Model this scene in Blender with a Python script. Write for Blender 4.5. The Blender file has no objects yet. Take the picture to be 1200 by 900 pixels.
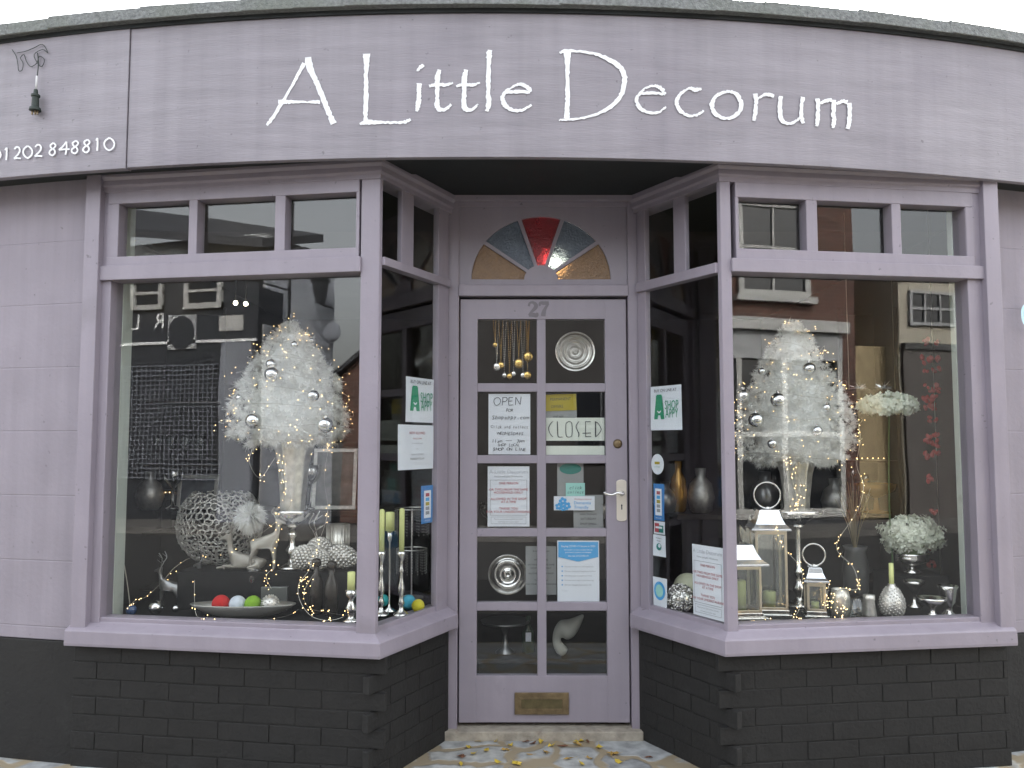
EXPO = 2.82
import bpy, math, random
from mathutils import Vector, Matrix, noise
random.seed(7)
R = math.radians
S = bpy.context.scene
COL = S.collection

# ------------------------------------------------------------------ camera
F = 960.0
TH = R(4.0)
CT, ST = math.cos(TH), math.sin(TH)
HC = 1.38
cam = bpy.data.objects.new('camera', bpy.data.cameras.new('camera'))
COL.objects.link(cam)
cam.location = (0, 0, HC)
cam.rotation_euler = (R(90) + TH, 0, 0)
cam.data.sensor_width = 36
cam.data.lens = 36 * F / 1200
cam.data.clip_end = 2000
cam.data.clip_start = 0.05
S.camera = cam

def ray(px, py):
    u = (450 - py) / F
    return ((px - 600) / F, CT - u * ST, ST + u * CT)
def at(px, py, Y):
    d = ray(px, py); t = Y / d[1]
    return Vector((d[0] * t, Y, HC + d[2] * t))
def at_z(px, py, z):
    d = ray(px, py); t = (z - HC) / d[2]
    return Vector((d[0] * t, d[1] * t, z))
def ht(py0, py1, Y):          # metres between two picture rows at depth Y
    return abs(at(600, py0, Y).z - at(600, py1, Y).z)
def wd(n, Y):
    return n * Y / F

# ------------------------------------------------------------------ mesh builder
_txt = {}
def text_geo(s):
    if s not in _txt:
        c = bpy.data.curves.new('t', 'FONT'); c.body = s; c.size = 1; c.resolution_u = 2
        o = bpy.data.objects.new('t', c)
        COL.objects.link(o)
        dg = bpy.context.evaluated_depsgraph_get()
        me = bpy.data.meshes.new_from_object(o.evaluated_get(dg))
        vs = [v.co.copy() for v in me.vertices]; fs = [tuple(p.vertices) for p in me.polygons]
        bpy.data.objects.remove(o); bpy.data.meshes.remove(me); bpy.data.curves.remove(c)
        _txt[s] = (vs, fs)
    return _txt[s]

class MB:
    def __init__(s): s.v = []; s.f = []
    def add(s, vs, fs):
        n = len(s.v); s.v += [Vector(v) for v in vs]; s.f += [tuple(i + n for i in f) for f in fs]
        return s
    def hexa(s, p):      # 8 corners: bottom 4 ccw, top 4
        return s.add(p, [(3,2,1,0),(4,5,6,7),(0,1,5,4),(1,2,6,5),(2,3,7,6),(3,0,4,7)])
    def box(s, x0, x1, y0, y1, z0, z1):
        return s.hexa([(x0,y0,z0),(x1,y0,z0),(x1,y1,z0),(x0,y1,z0),(x0,y0,z1),(x1,y0,z1),(x1,y1,z1),(x0,y1,z1)])
    def lathe(s, prof, c=(0,0,0), n=24, M=None):
        k = len(prof); vs = []; fs = []
        for i in range(n):
            a = 2*math.pi*i/n
            for r, z in prof:
                p = Vector((r*math.cos(a), r*math.sin(a), z))
                vs.append((M @ p if M else p) + Vector(c))
        for i in range(n):
            j = (i+1) % n
            for q in range(k-1):
                fs.append((i*k+q, j*k+q, j*k+q+1, i*k+q+1))
        if prof[0][0] > 1e-5: fs.append(tuple(i*k for i in range(n))[::-1])
        if prof[-1][0] > 1e-5: fs.append(tuple(i*k+k-1 for i in range(n)))
        return s.add(vs, fs)
    def tube(s, pts, r, n=6, closed=False):
        pts = [Vector(p) for p in pts]; m = len(pts)
        if m < 2: return s
        rr = r if isinstance(r, (list, tuple)) else [r]*m
        vs = []; fs = []; up = None
        for i, p in enumerate(pts):
            if closed: t = pts[(i+1) % m] - pts[i-1]
            else: t = pts[min(i+1, m-1)] - pts[max(i-1, 0)]
            if t.length < 1e-9: t = Vector((0,0,1))
            t.normalize()
            if up is None: up = t.orthogonal().normalized()
            up = (up - t*up.dot(t))
            up = up.normalized() if up.length > 1e-6 else t.orthogonal().normalized()
            b = t.cross(up)
            for k in range(n):
                a = 2*math.pi*k/n
                vs.append(p + (up*math.cos(a) + b*math.sin(a))*rr[i])
        for i in range(m if closed else m-1):
            j = (i+1) % m
            for k in range(n):
                l = (k+1) % n
                fs.append((i*n+k, j*n+k, j*n+l, i*n+l))
        if not closed:
            fs.append(tuple(range(n))); fs.append(tuple((m-1)*n+k for k in range(n))[::-1])
        return s.add(vs, fs)
    def ball(s, c, r, n=12, m=8, M=None, sc=(1,1,1)):
        vs = []; fs = []
        for i in range(m+1):
            t = math.pi*i/m
            for k in range(n):
                a = 2*math.pi*k/n
                p = Vector((r*sc[0]*math.sin(t)*math.cos(a), r*sc[1]*math.sin(t)*math.sin(a), -r*sc[2]*math.cos(t)))
                vs.append((M @ p if M else p) + Vector(c))
        for i in range(m):
            for k in range(n):
                l = (k+1) % n
                fs.append((i*n+k, i*n+l, (i+1)*n+l, (i+1)*n+k))
        return s.add(vs, fs)
    def prism(s, poly, z0, z1):   # xy polygon
        n = len(poly)
        vs = [(x, y, z0) for x, y in poly] + [(x, y, z1) for x, y in poly]
        return s.add(vs, [tuple(range(n))[::-1], tuple(range(n, 2*n))] + [(i, (i+1) % n, (i+1) % n+n, i+n) for i in range(n)])
    def plate(s, poly, y0, y1):   # xz polygon extruded in y
        n = len(poly)
        vs = [(x, y0, z) for x, z in poly] + [(x, y1, z) for x, z in poly]
        return s.add(vs, [tuple(range(n)), tuple(range(n, 2*n))[::-1]] + [(i, i+n, (i+1) % n+n, (i+1) % n) for i in range(n)])
    def text(s, t, x, z, size, y=-0.0016, align='C', shear=0.0, wx=1.0, rot=0.0):
        vs, fs = text_geo(t)
        if not vs: return s
        x0 = min(v.x for v in vs); x1 = max(v.x for v in vs)
        o = {'C': -(x0+x1)/2, 'L': -x0, 'R': -x1}[align]
        out = []
        for v in vs:
            a = (v.x+o+shear*v.y)*size*wx; b = v.y*size
            out.append((x + a*math.cos(rot) - b*math.sin(rot), y, z + a*math.sin(rot) + b*math.cos(rot)))
        return s.add(out, fs)
    def stroke(s, pts, w, y=-0.0018, k=4):   # pen stroke in local xz plane, smoothed
        P = smooth_pts([Vector((p[0], p[1], (p[2] if len(p) > 2 else w))) for p in pts], k)
        vs = []; fs = []
        for i, p in enumerate(P):
            a = P[max(i-1,0)]; b = P[min(i+1,len(P)-1)]
            t = Vector((b.x-a.x, b.y-a.y)); t = t.normalized() if t.length else Vector((1,0))
            n = Vector((-t.y, t.x))*p.z/2
            vs += [(p.x+n.x, y, p.y+n.y), (p.x-n.x, y, p.y-n.y)]
        for i in range(len(P)-1): fs.append((2*i, 2*i+1, 2*i+3, 2*i+2))
        return s.add(vs, fs)
    def build(s, name, mat, parent=None, smooth=False, bevel=0, loc=None, M=None):
        vs = s.v
        if M is not None: vs = [M @ v for v in vs]
        if loc is not None:
            L = Vector(loc); vs = [v - L for v in vs]
        me = bpy.data.meshes.new(name); me.from_pydata([tuple(v) for v in vs], [], s.f); me.update()
        o = bpy.data.objects.new(name, me); COL.objects.link(o)
        if mat: me.materials.append(mat)
        if smooth: me.polygons.foreach_set('use_smooth', [True]*len(me.polygons))
        if loc is not None: o.location = loc
        if parent is not None: o.parent = parent
        if bevel:
            b = o.modifiers.new('bevel', 'BEVEL'); b.width = bevel; b.segments = 2; b.limit_method = 'ANGLE'; b.angle_limit = R(40)
        return o

def smooth_pts(P, k):
    if k <= 1 or len(P) < 3: 
        out = []
        for a, b in zip(P, P[1:]):
            for i in range(k): out.append(a.lerp(b, i/k))
        return out + [P[-1]]
    out = []
    for i in range(len(P)-1):
        p0 = P[max(i-1,0)]; p1 = P[i]; p2 = P[i+1]; p3 = P[min(i+2,len(P)-1)]
        for j in range(k):
            t = j/k
            out.append(0.5*((2*p1) + (p2-p0)*t + (2*p0-5*p1+4*p2-p3)*t*t + (3*p1-p0-3*p2+p3)*t**3))
    out.append(P[-1])
    return out

def empty(name, loc, label=None, cat=None, group=None, rz=0):
    o = bpy.data.objects.new(name, None); COL.objects.link(o)
    o.location = loc; o.rotation_euler = (0,0,rz); o.empty_display_size = .05
    tag(o, label, cat, group)
    return o
def tag(o, label=None, cat=None, group=None, kind=None):
    if label: o['label'] = label
    if cat: o['category'] = cat
    if group: o['group'] = group
    if kind: o['kind'] = kind
    return o

# ------------------------------------------------------------------ materials
def lin(c):
    return tuple((x/255/12.92 if x/255 <= .04045 else ((x/255+.055)/1.055)**2.4) for x in c)
def mat(name, col=(.5,.5,.5), rough=.5, metal=0, var=0, vscale=8, bump=0, bscale=60, emit=None, estr=0, trans=0, spec=.5, sheen=0, alpha=1, stretch=None, detail=6, dirt=None):
    m = bpy.data.materials.new(name); m.use_nodes = True
    nt = m.node_tree; N = nt.nodes; L = nt.links
    b = N['Principled BSDF']
    b.inputs['Base Color'].default_value = (*col, 1)
    b.inputs['Roughness'].default_value = rough
    b.inputs['Metallic'].default_value = metal
    b.inputs['Transmission Weight'].default_value = trans
    b.inputs['Specular IOR Level'].default_value = spec
    tc = N.new('ShaderNodeTexCoord')
    mp = N.new('ShaderNodeMapping'); L.new(tc.outputs['Object'], mp.inputs['Vector'])
    if stretch: mp.inputs['Scale'].default_value = stretch
    if var:
        n = N.new('ShaderNodeTexNoise'); n.inputs['Scale'].default_value = vscale; n.inputs['Detail'].default_value = detail
        L.new(mp.outputs[0], n.inputs['Vector'])
        r = N.new('ShaderNodeMapRange'); r.inputs['From Min'].default_value = .3; r.inputs['From Max'].default_value = .7
        r.inputs['To Min'].default_value = 1-var; r.inputs['To Max'].default_value = 1+var
        L.new(n.outputs['Fac'], r.inputs['Value'])
        x = N.new('ShaderNodeVectorMath'); x.operation = 'SCALE'; x.inputs[0].default_value = col
        L.new(r.outputs[0], x.inputs['Scale'])
        last = x.outputs[0]
        if dirt:
            dcol, dscale, lo, hi = dirt
            n2 = N.new('ShaderNodeTexNoise'); n2.inputs['Scale'].default_value = dscale; n2.inputs['Detail'].default_value = 8
            L.new(tc.outputs['Object'], n2.inputs['Vector'])
            r2 = N.new('ShaderNodeMapRange'); r2.inputs['From Min'].default_value = lo; r2.inputs['From Max'].default_value = hi
            L.new(n2.outputs['Fac'], r2.inputs['Value'])
            mx = N.new('ShaderNodeMix'); mx.data_type = 'RGBA'
            L.new(r2.outputs[0], mx.inputs['Factor']); L.new(last, mx.inputs['A']); mx.inputs['B'].default_value = (*dcol, 1)
            last = mx.outputs['Result']
        L.new(last, b.inputs['Base Color'])
    if bump:
        n = N.new('ShaderNodeTexNoise'); n.inputs['Scale'].default_value = bscale; n.inputs['Detail'].default_value = 5
        L.new(mp.outputs[0], n.inputs['Vector'])
        bp = N.new('ShaderNodeBump'); bp.inputs['Strength'].default_value = bump; bp.inputs['Distance'].default_value = .01
        L.new(n.outputs['Fac'], bp.inputs['Height']); L.new(bp.outputs[0], b.inputs['Normal'])
    if emit:
        b.inputs['Emission Color'].default_value = (*emit, 1); b.inputs['Emission Strength'].default_value = estr
    if sheen: b.inputs['Sheen Weight'].default_value = sheen
    return m

def glass_mat(name, f0=.06, tint=(.9,.93,.92), k=.8, rough=.002, dust=.0, wav=0.02):
    m = bpy.data.materials.new(name); m.use_nodes = True
    nt = m.node_tree; N = nt.nodes; L = nt.links; N.clear()
    out = N.new('ShaderNodeOutputMaterial')
    g = N.new('ShaderNodeNewGeometry')
    d = N.new('ShaderNodeVectorMath'); d.operation = 'DOT_PRODUCT'
    L.new(g.outputs['Normal'], d.inputs[0]); L.new(g.outputs['Incoming'], d.inputs[1])
    a = N.new('ShaderNodeMath'); a.operation = 'ABSOLUTE'; L.new(d.outputs['Value'], a.inputs[0])
    s = N.new('ShaderNodeMath'); s.operation = 'SUBTRACT'; s.inputs[0].default_value = 1; L.new(a.outputs[0], s.inputs[1])
    p = N.new('ShaderNodeMath'); p.operation = 'POWER'; p.inputs[1].default_value = 5; L.new(s.outputs[0], p.inputs[0])
    q = N.new('ShaderNodeMath'); q.operation = 'MULTIPLY_ADD'; q.inputs[1].default_value = k; q.inputs[2].default_value = f0
    L.new(p.outputs[0], q.inputs[0]); q.use_clamp = True
    t = N.new('ShaderNodeBsdfTransparent'); t.inputs['Color'].default_value = (*tint, 1)
    gl = N.new('ShaderNodeBsdfGlossy'); gl.inputs['Roughness'].default_value = rough
    if wav:
        tc = N.new('ShaderNodeTexCoord'); n = N.new('ShaderNodeTexNoise'); n.inputs['Scale'].default_value = 2.2; n.inputs['Detail'].default_value = 1
        L.new(tc.outputs['Object'], n.inputs['Vector'])
        bp = N.new('ShaderNodeBump'); bp.inputs['Strength'].default_value = wav; bp.inputs['Distance'].default_value = .05
        L.new(n.outputs['Fac'], bp.inputs['Height']); L.new(bp.outputs[0], gl.inputs['Normal'])
    mx = N.new('ShaderNodeMixShader'); L.new(q.outputs[0], mx.inputs[0]); L.new(t.outputs[0], mx.inputs[1]); L.new(gl.outputs[0], mx.inputs[2])
    last = mx
    if dust:
        df = N.new('ShaderNodeBsdfDiffuse'); df.inputs['Color'].default_value = (.6,.6,.58,1)
        m2 = N.new('ShaderNodeMixShader'); m2.inputs[0].default_value = dust
        L.new(mx.outputs[0], m2.inputs[1]); L.new(df.outputs[0], m2.inputs[2]); last = m2
    L.new(last.outputs[0], out.inputs['Surface'])
    return m

def streaks(m, amt):
    # faint rain streaks and brush marks: noise stretched along Z, multiplied into the paint
    nt = m.node_tree; N = nt.nodes; L = nt.links; b = N['Principled BSDF']
    src = b.inputs['Base Color'].links[0].from_socket
    tc = N.new('ShaderNodeTexCoord'); mp = N.new('ShaderNodeMapping'); mp.inputs['Scale'].default_value = (11, 11, .55); L.new(tc.outputs['Object'], mp.inputs['Vector'])
    n = N.new('ShaderNodeTexNoise'); n.inputs['Scale'].default_value = 1.6; n.inputs['Detail'].default_value = 7; L.new(mp.outputs[0], n.inputs['Vector'])
    r = N.new('ShaderNodeMapRange'); r.inputs['From Min'].default_value = .35; r.inputs['From Max'].default_value = .75; r.inputs['To Min'].default_value = 1+amt*.4; r.inputs['To Max'].default_value = 1-amt
    L.new(n.outputs['Fac'], r.inputs['Value'])
    # small specks and scuffs
    n2 = N.new('ShaderNodeTexNoise'); n2.inputs['Scale'].default_value = 38; n2.inputs['Detail'].default_value = 3; L.new(tc.outputs['Object'], n2.inputs['Vector'])
    r2 = N.new('ShaderNodeMapRange'); r2.inputs['From Min'].default_value = .70; r2.inputs['From Max'].default_value = .76; r2.inputs['To Min'].default_value = 1; r2.inputs['To Max'].default_value = .62
    L.new(n2.outputs['Fac'], r2.inputs['Value'])
    k = N.new('ShaderNodeMath'); k.operation = 'MULTIPLY'; L.new(r.outputs[0], k.inputs[0]); L.new(r2.outputs[0], k.inputs[1])
    s = N.new('ShaderNodeVectorMath'); s.operation = 'SCALE'; L.new(src, s.inputs[0]); L.new(k.outputs[0], s.inputs['Scale'])
    L.new(s.outputs[0], b.inputs['Base Color'])
LILAC = (.282, .252, .295)
M_lilac = mat('lilac_paint', LILAC, .45, var=.07, vscale=3, bump=.12, bscale=40, dirt=((.20,.18,.20), 2.3, .66, .80))
M_door = mat('door_paint', (.282,.256,.298), .42, var=.06, vscale=3, bump=.08, bscale=50, dirt=((.20,.18,.20), 2.9, .68, .82))
M_fascia = mat('fascia_paint', (.256,.236,.262), .5, var=.10, vscale=3.5, bump=.16, bscale=26, stretch=(.8,.8,7), detail=9, dirt=((.185,.165,.195), 1.9, .52, .95))
streaks(M_fascia, .10)
streaks(M_lilac, .07); streaks(M_door, .06)
M_wall = mat('lilac_render', (.29,.262,.30), .8, var=.06, vscale=4)
streaks(M_wall, .10)
M_black = mat('black_masonry_paint', (.0098,.0094,.0088), .75, var=.2, vscale=14, bump=.35, bscale=55, dirt=((.019,.0195,.0185), 5, .6, .78))
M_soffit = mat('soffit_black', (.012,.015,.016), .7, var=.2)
M_coping = mat('felt_shingle', (.175,.182,.178), .95, var=.35, vscale=70, bump=.6, bscale=140, dirt=((.14,.155,.125), 3, .5, .85))
M_white = mat('white_lettering', (.80,.81,.82), .5, var=.09, vscale=14)
M_paper = mat('paper', (.78,.81,.87), .7, var=.02)
M_cream = mat('cream_card', (.74,.78,.70), .6, var=.02)
M_ink = mat('ink_black', (.03,.035,.045), .6)
M_inkg = mat('ink_grey', (.30,.31,.34), .6)
M_inklg = mat('ink_pale_grey', (.5,.52,.56), .6)
M_red = mat('ink_red', (.42,.05,.07), .6)
M_green = mat('ink_green', (.03,.30,.16), .6)
M_blue = mat('ink_blue', (.05,.22,.55), .6)
M_sky = mat('ink_sky_blue', (.07,.38,.75), .6)
M_teal = mat('ink_teal', (.02,.2,.17), .6)
M_mint = mat('mint_paper', (.35,.68,.62), .7)
M_yel = mat('yellow_print', (.42,.33,.02), .7, var=.05)
M_gbk = mat('grey_print', (.30,.31,.31), .7)
M_dig = mat('grey_number', (.17,.155,.175), .5)
M_brass = mat('aged_brass', (.20,.15,.085), .45, metal=.7, var=.3, vscale=30, bump=.2)
M_flapshade = mat('flap_shade_brass', (.12,.10,.05), .5, metal=.6, var=.3, vscale=30, bump=.2)  # brass darkened so the flap's relief shading sits in its colour
M_chrome = mat('chrome', (.8,.8,.78), .22, metal=1)
M_handle = mat('cream_steel', (.72,.68,.6), .3, metal=.5)
M_silver = mat('silver', (.78,.77,.74), .2, metal=1, var=.12, vscale=20, bump=.05, bscale=60)
M_silverr = mat('rough_silver', (.72,.70,.66), .38, metal=.85, var=.2, vscale=40, bump=.25, bscale=150)
M_dsilver = mat('tarnished_silver', (.30,.30,.30), .3, metal=.9, var=.2)
M_gold = mat('gold_metal', (.75,.5,.16), .25, metal=1)
M_feather = mat('white_feather', (.92,.92,.90), .9)
M_fluff = mat('white_down', (.86,.87,.85), .95, bump=.6, bscale=120)
def feathery(m, tl=.4, tp=.10):
    nt = m.node_tree; N = nt.nodes; L = nt.links; b = N['Principled BSDF']; out = N['Material Output']
    t = N.new('ShaderNodeBsdfTranslucent'); t.inputs['Color'].default_value = (.93,.93,.90,1)
    p = N.new('ShaderNodeBsdfTransparent'); m1 = N.new('ShaderNodeMixShader'); m1.inputs[0].default_value = tl
    L.new(b.outputs[0], m1.inputs[1]); L.new(t.outputs[0], m1.inputs[2])
    m2 = N.new('ShaderNodeMixShader'); m2.inputs[0].default_value = tp; L.new(m1.outputs[0], m2.inputs[1]); L.new(p.outputs[0], m2.inputs[2])
    L.new(m2.outputs[0], out.inputs['Surface'])
feathery(M_feather)
M_bauble = mat('silver_bauble', (.72,.73,.73), .16, metal=1)
M_candle = mat('lime_wax', (.74,.78,.32), .5)
M_wick = mat('wick', (.03,.03,.03), .8)
M_petal = mat('hydrangea_petal', (.86,.90,.76), .7)
M_leaf = mat('green_leaf', (.06,.12,.04), .6)
M_redp = mat('red_petal', (.38,.025,.025), .5)
M_gw = glass_mat('shop_glass', .043, (.97,.98,.975), .55, wav=.012)
M_gd = glass_mat('door_glass', .05, (.96,.97,.965), .8, wav=.02)
M_gl = glass_mat('thin_glass', .13, (.93,.95,.94), .9, wav=0)
M_gdark = glass_mat('smoked_glass', .08, (.25,.26,.27), .9, wav=0)
M_deck = mat('black_display_cloth', (.008,.009,.010), .8, var=.2, spec=.2)
M_inwhite = mat('reveal_white', (.55,.60,.54), .6, var=.04, dirt=((.35,.37,.31), 5, .62, .75))
M_dark = mat('dark_interior', (.018,.017,.017), .8, var=.3, vscale=2)
M_wood = mat('dark_wood', (.03,.022,.016), .6, var=.3, vscale=6)
M_inwall = mat('interior_wall', (.055,.05,.048), .8, var=.2, vscale=2)
M_bulb = mat('warm_bulb', (.9,.8,.5), .4, emit=(1,.64,.27), estr=1.35)
M_spot = mat('lit_lamp', (.9,.9,.8), .4, emit=(1,.83,.55), estr=14)
M_wire = mat('silver_wire', (.5,.48,.42), .35, metal=1)
M_cable = mat('cable_green', (.008,.018,.012), .5)
M_cabw = mat('cable_white', (.6,.6,.6), .5)
M_feltr = mat('red_felt', (.55,.02,.02), .9, bump=.4, bscale=200)
M_feltw = mat('white_felt', (.62,.68,.75), .9, bump=.4, bscale=200)
M_feltg = mat('green_felt', (.22,.42,.03), .9, bump=.4, bscale=200)
M_yb = mat('yellow_felt', (.7,.62,.05), .8)
M_bb = mat('turquoise_felt', (.06,.36,.5), .8)
M_dblue = mat('blue_glass_ball', (.05,.09,.2), .2)
M_cer = mat('white_ceramic', (.55,.56,.5), .35)
M_creamball = mat('cream_ceramic', (.62,.63,.45), .5, bump=.1)
M_mort = mat('mortar_step', (.34,.31,.255), .85, var=.25, vscale=20, bump=.5, bscale=70, dirt=((.13,.07,.05), 9, .60, .72))
M_asph = mat('asphalt', (.055,.055,.055), .9, var=.3, vscale=40, bump=.5, bscale=150)
M_kerb = mat('kerb_stone', (.28,.27,.25), .85, var=.2, vscale=10, bump=.3)
M_yline = mat('yellow_road_paint', (.55,.40,.05), .7, var=.2)
M_wframe = mat('white_sash_paint', (.42,.42,.41), .5)

def wall_blocks(m, w, h, amt=.004, col2=None, mortar=.012, horiz=0.5):
    nt = m.node_tree; N = nt.nodes; L = nt.links; b = N['Principled BSDF']
    tc = N.new('ShaderNodeTexCoord'); sp = N.new('ShaderNodeSeparateXYZ'); cb = N.new('ShaderNodeCombineXYZ')
    L.new(tc.outputs['Object'], sp.inputs[0]); L.new(sp.outputs['X'], cb.inputs['X']); L.new(sp.outputs['Z'], cb.inputs['Y'])
    br = N.new('ShaderNodeTexBrick'); br.inputs['Scale'].default_value = 1
    br.inputs['Brick Width'].default_value = w; br.inputs['Row Height'].default_value = h
    br.inputs['Mortar Size'].default_value = mortar; br.inputs['Mortar Smooth'].default_value = .6
    L.new(cb.outputs[0], br.inputs['Vector'])
    n = N.new('ShaderNodeTexNoise'); n.inputs['Scale'].default_value = 45; n.inputs['Detail'].default_value = 6
    L.new(tc.outputs['Object'], n.inputs['Vector'])
    s = N.new('ShaderNodeMath'); s.operation = 'MULTIPLY_ADD'; s.inputs[1].default_value = -1.0
    L.new(br.outputs['Fac'], s.inputs[0]); L.new(n.outputs['Fac'], s.inputs[2])
    bp = N.new('ShaderNodeBump'); bp.inputs['Strength'].default_value = .55; bp.inputs['Distance'].default_value = amt
    L.new(s.outputs[0], bp.inputs['Height']); L.new(bp.outputs[0], b.inputs['Normal'])
    if col2:
        br.inputs['Color1'].default_value = (*col2[0], 1); br.inputs['Color2'].default_value = (*col2[1], 1); br.inputs['Mortar'].default_value = (*col2[2], 1)
        for l in list(b.inputs['Base Color'].links): L.remove(l)
        L.new(br.outputs['Color'], b.inputs['Base Color'])
    return m
wall_blocks(M_wall, 2.9, .285, .0035, mortar=.004)
M_redbrick = wall_blocks(mat('red_brick', (.25,.1,.06), .9), .225, .075, .006, ((.13,.058,.042), (.085,.042,.033), (.14,.125,.11)), .010)
M_gable = M_redbrick

def paving_mat():
    m = bpy.data.materials.new('crazy_paving'); m.use_nodes = True
    nt = m.node_tree; N = nt.nodes; L = nt.links; b = N['Principled BSDF']; b.inputs['Roughness'].default_value = .75
    tc = N.new('ShaderNodeTexCoord')
    nz = N.new('ShaderNodeTexNoise'); nz.inputs['Scale'].default_value = 5; nz.inputs['Detail'].default_value = 3
    L.new(tc.outputs['Object'], nz.inputs['Vector'])
    ad = N.new('ShaderNodeVectorMath'); ad.operation = 'MULTIPLY_ADD'; ad.inputs[1].default_value = (.22,.22,0)
    L.new(nz.outputs['Color'], ad.inputs[0]); L.new(tc.outputs['Object'], ad.inputs[2])
    v1 = N.new('ShaderNodeTexVoronoi'); v1.feature = 'DISTANCE_TO_EDGE'; v1.inputs['Scale'].default_value = 3.6
    v2 = N.new('ShaderNodeTexVoronoi'); v2.inputs['Scale'].default_value = 3.6
    L.new(ad.outputs[0], v1.inputs['Vector']); L.new(ad.outputs[0], v2.inputs['Vector'])
    cr = N.new('ShaderNodeValToRGB'); cr.color_ramp.elements[0].position = 0; cr.color_ramp.elements[1].position = 1
    cr.color_ramp.elements[0].color = (.30,.31,.31,1); cr.color_ramp.elements[1].color = (.44,.43,.38,1)
    e = cr.color_ramp.elements.new(.5); e.color = (.38,.40,.405,1)
    sp = N.new('ShaderNodeSeparateColor'); L.new(v2.outputs['Color'], sp.inputs[0]); L.new(sp.outputs[0], cr.inputs[0])
    n2 = N.new('ShaderNodeTexNoise'); n2.inputs['Scale'].default_value = 16; n2.inputs['Detail'].default_value = 8
    L.new(tc.outputs['Object'], n2.inputs['Vector'])
    r2 = N.new('ShaderNodeMapRange'); r2.inputs['From Min'].default_value = .3; r2.inputs['From Max'].default_value = .7; r2.inputs['To Min'].default_value = .55; r2.inputs['To Max'].default_value = 1.25
    L.new(n2.outputs['Fac'], r2.inputs['Value'])
    sc = N.new('ShaderNodeVectorMath'); sc.operation = 'SCALE'; L.new(cr.outputs[0], sc.inputs[0]); L.new(r2.outputs[0], sc.inputs['Scale'])
    mr = N.new('ShaderNodeMapRange'); mr.inputs['From Min'].default_value = .05; mr.inputs['From Max'].default_value = .10
    L.new(v1.outputs['Distance'], mr.inputs['Value'])
    mx = N.new('ShaderNodeMix'); mx.data_type = 'RGBA'; mx.inputs['A'].default_value = (.30,.25,.17,1)
    L.new(mr.outputs[0], mx.inputs['Factor']); L.new(sc.outputs[0], mx.inputs['B']); L.new(mx.outputs['Result'], b.inputs['Base Color'])
    h = N.new('ShaderNodeMath'); h.operation = 'MULTIPLY_ADD'; h.inputs[1].default_value = .35
    L.new(n2.outputs['Fac'], h.inputs[0]); L.new(mr.outputs[0], h.inputs[2])
    bp = N.new('ShaderNodeBump'); bp.inputs['Strength'].default_value = .6; bp.inputs['Distance'].default_value = .008
    L.new(h.outputs[0], bp.inputs['Height']); L.new(bp.outputs[0], b.inputs['Normal'])
    return m
M_pave = paving_mat()

# ------------------------------------------------------------------ facade geometry
FX, FY, FK = -.117, 3.249, .0575      # bowed line of the fascia face: y = FY + FK (x-FX)^2
def fy(x): return FY + FK*(x-FX)**2
ZB, ZT = 2.53, 3.145
def on_fascia(px, py, off=0.0):
    d = ray(px, py)
    a = FK*d[0]**2; b = -2*FK*FX*d[0] - d[1]; c = FY + FK*FX*FX - off
    t = (-b - math.sqrt(b*b-4*a*c))/(2*a) if abs(a) > 1e-9 else -c/b
    return Vector((d[0]*t, d[1]*t, HC+d[2]*t))

class Facet:
    def __init__(s, A, B):
        s.A = Vector(A); s.B = Vector(B); d = s.B-s.A; s.L = d.length; s.d = d/s.L
        n = Vector((s.d.y, -s.d.x)); s.n = n if n.y < 0 else -n
    def P(s, a, o, z):
        p = s.A + s.d*a + s.n*o
        return Vector((p.x, p.y, z))
    def px(s, x, y, o=-.05):
        q = s.A + s.n*o; r = ray(x, y)
        t = q.dot(s.n)/(r[0]*s.n.x + r[1]*s.n.y)
        h = Vector((r[0]*t, r[1]*t))
        return (h-q).dot(s.d), HC + r[2]*t
    def box(s, mb, a0, a1, z0, z1, o0, o1):
        p = [s.P(a0,o1,z0), s.P(a1,o1,z0), s.P(a1,o0,z0), s.P(a0,o0,z0), s.P(a0,o1,z1), s.P(a1,o1,z1), s.P(a1,o0,z1), s.P(a0,o0,z1)]
        mb.hexa(p)
    def hit(s, o, T, oT):      # xy where own line at o meets T's line at oT
        p = s.A + s.n*o; q = T.A + T.n*oT
        M = Matrix(((s.d.x, -T.d.x), (s.d.y, -T.d.y))); k = M.inverted() @ (q-p)
        return p + s.d*k[0]
LC, RC = (-.527, 3.33), (.8597, 3.37)
LF = Facet(LC, (-1.905, 3.553)); LR = Facet(LC, (-.251, 3.90))
RF = Facet(RC, (2.150, 3.553)); RR = Facet(RC, (.5507, 3.90))
Z0G, DECK = .612, .60

def sweep(mb, F1, F2, prof, a_end1, a_end2):
    # profile [(o,z)] run along F2 (door end) -> corner -> F1 (outer end) with a mitre
    n = len(prof); rows = []
    rows.append([F2.P(a_end2, o, z) for o, z in prof])
    c = []
    for o, z in prof:
        h = F1.hit(o, F2, o); c.append(Vector((h.x, h.y, z)))
    rows.append(c)
    rows.append([F1.P(a_end1, o, z) for o, z in prof])
    vs = [p for r in rows for p in r]; fs = []
    for i in range(2):
        for k in range(n):
            l = (k+1) % n
            fs.append((i*n+k, i*n+l, (i+1)*n+l, (i+1)*n+k))
    fs.append(tuple(range(n))[::-1]); fs.append(tuple(2*n+k for k in range(n)))
    mb.add(vs, fs)

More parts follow.
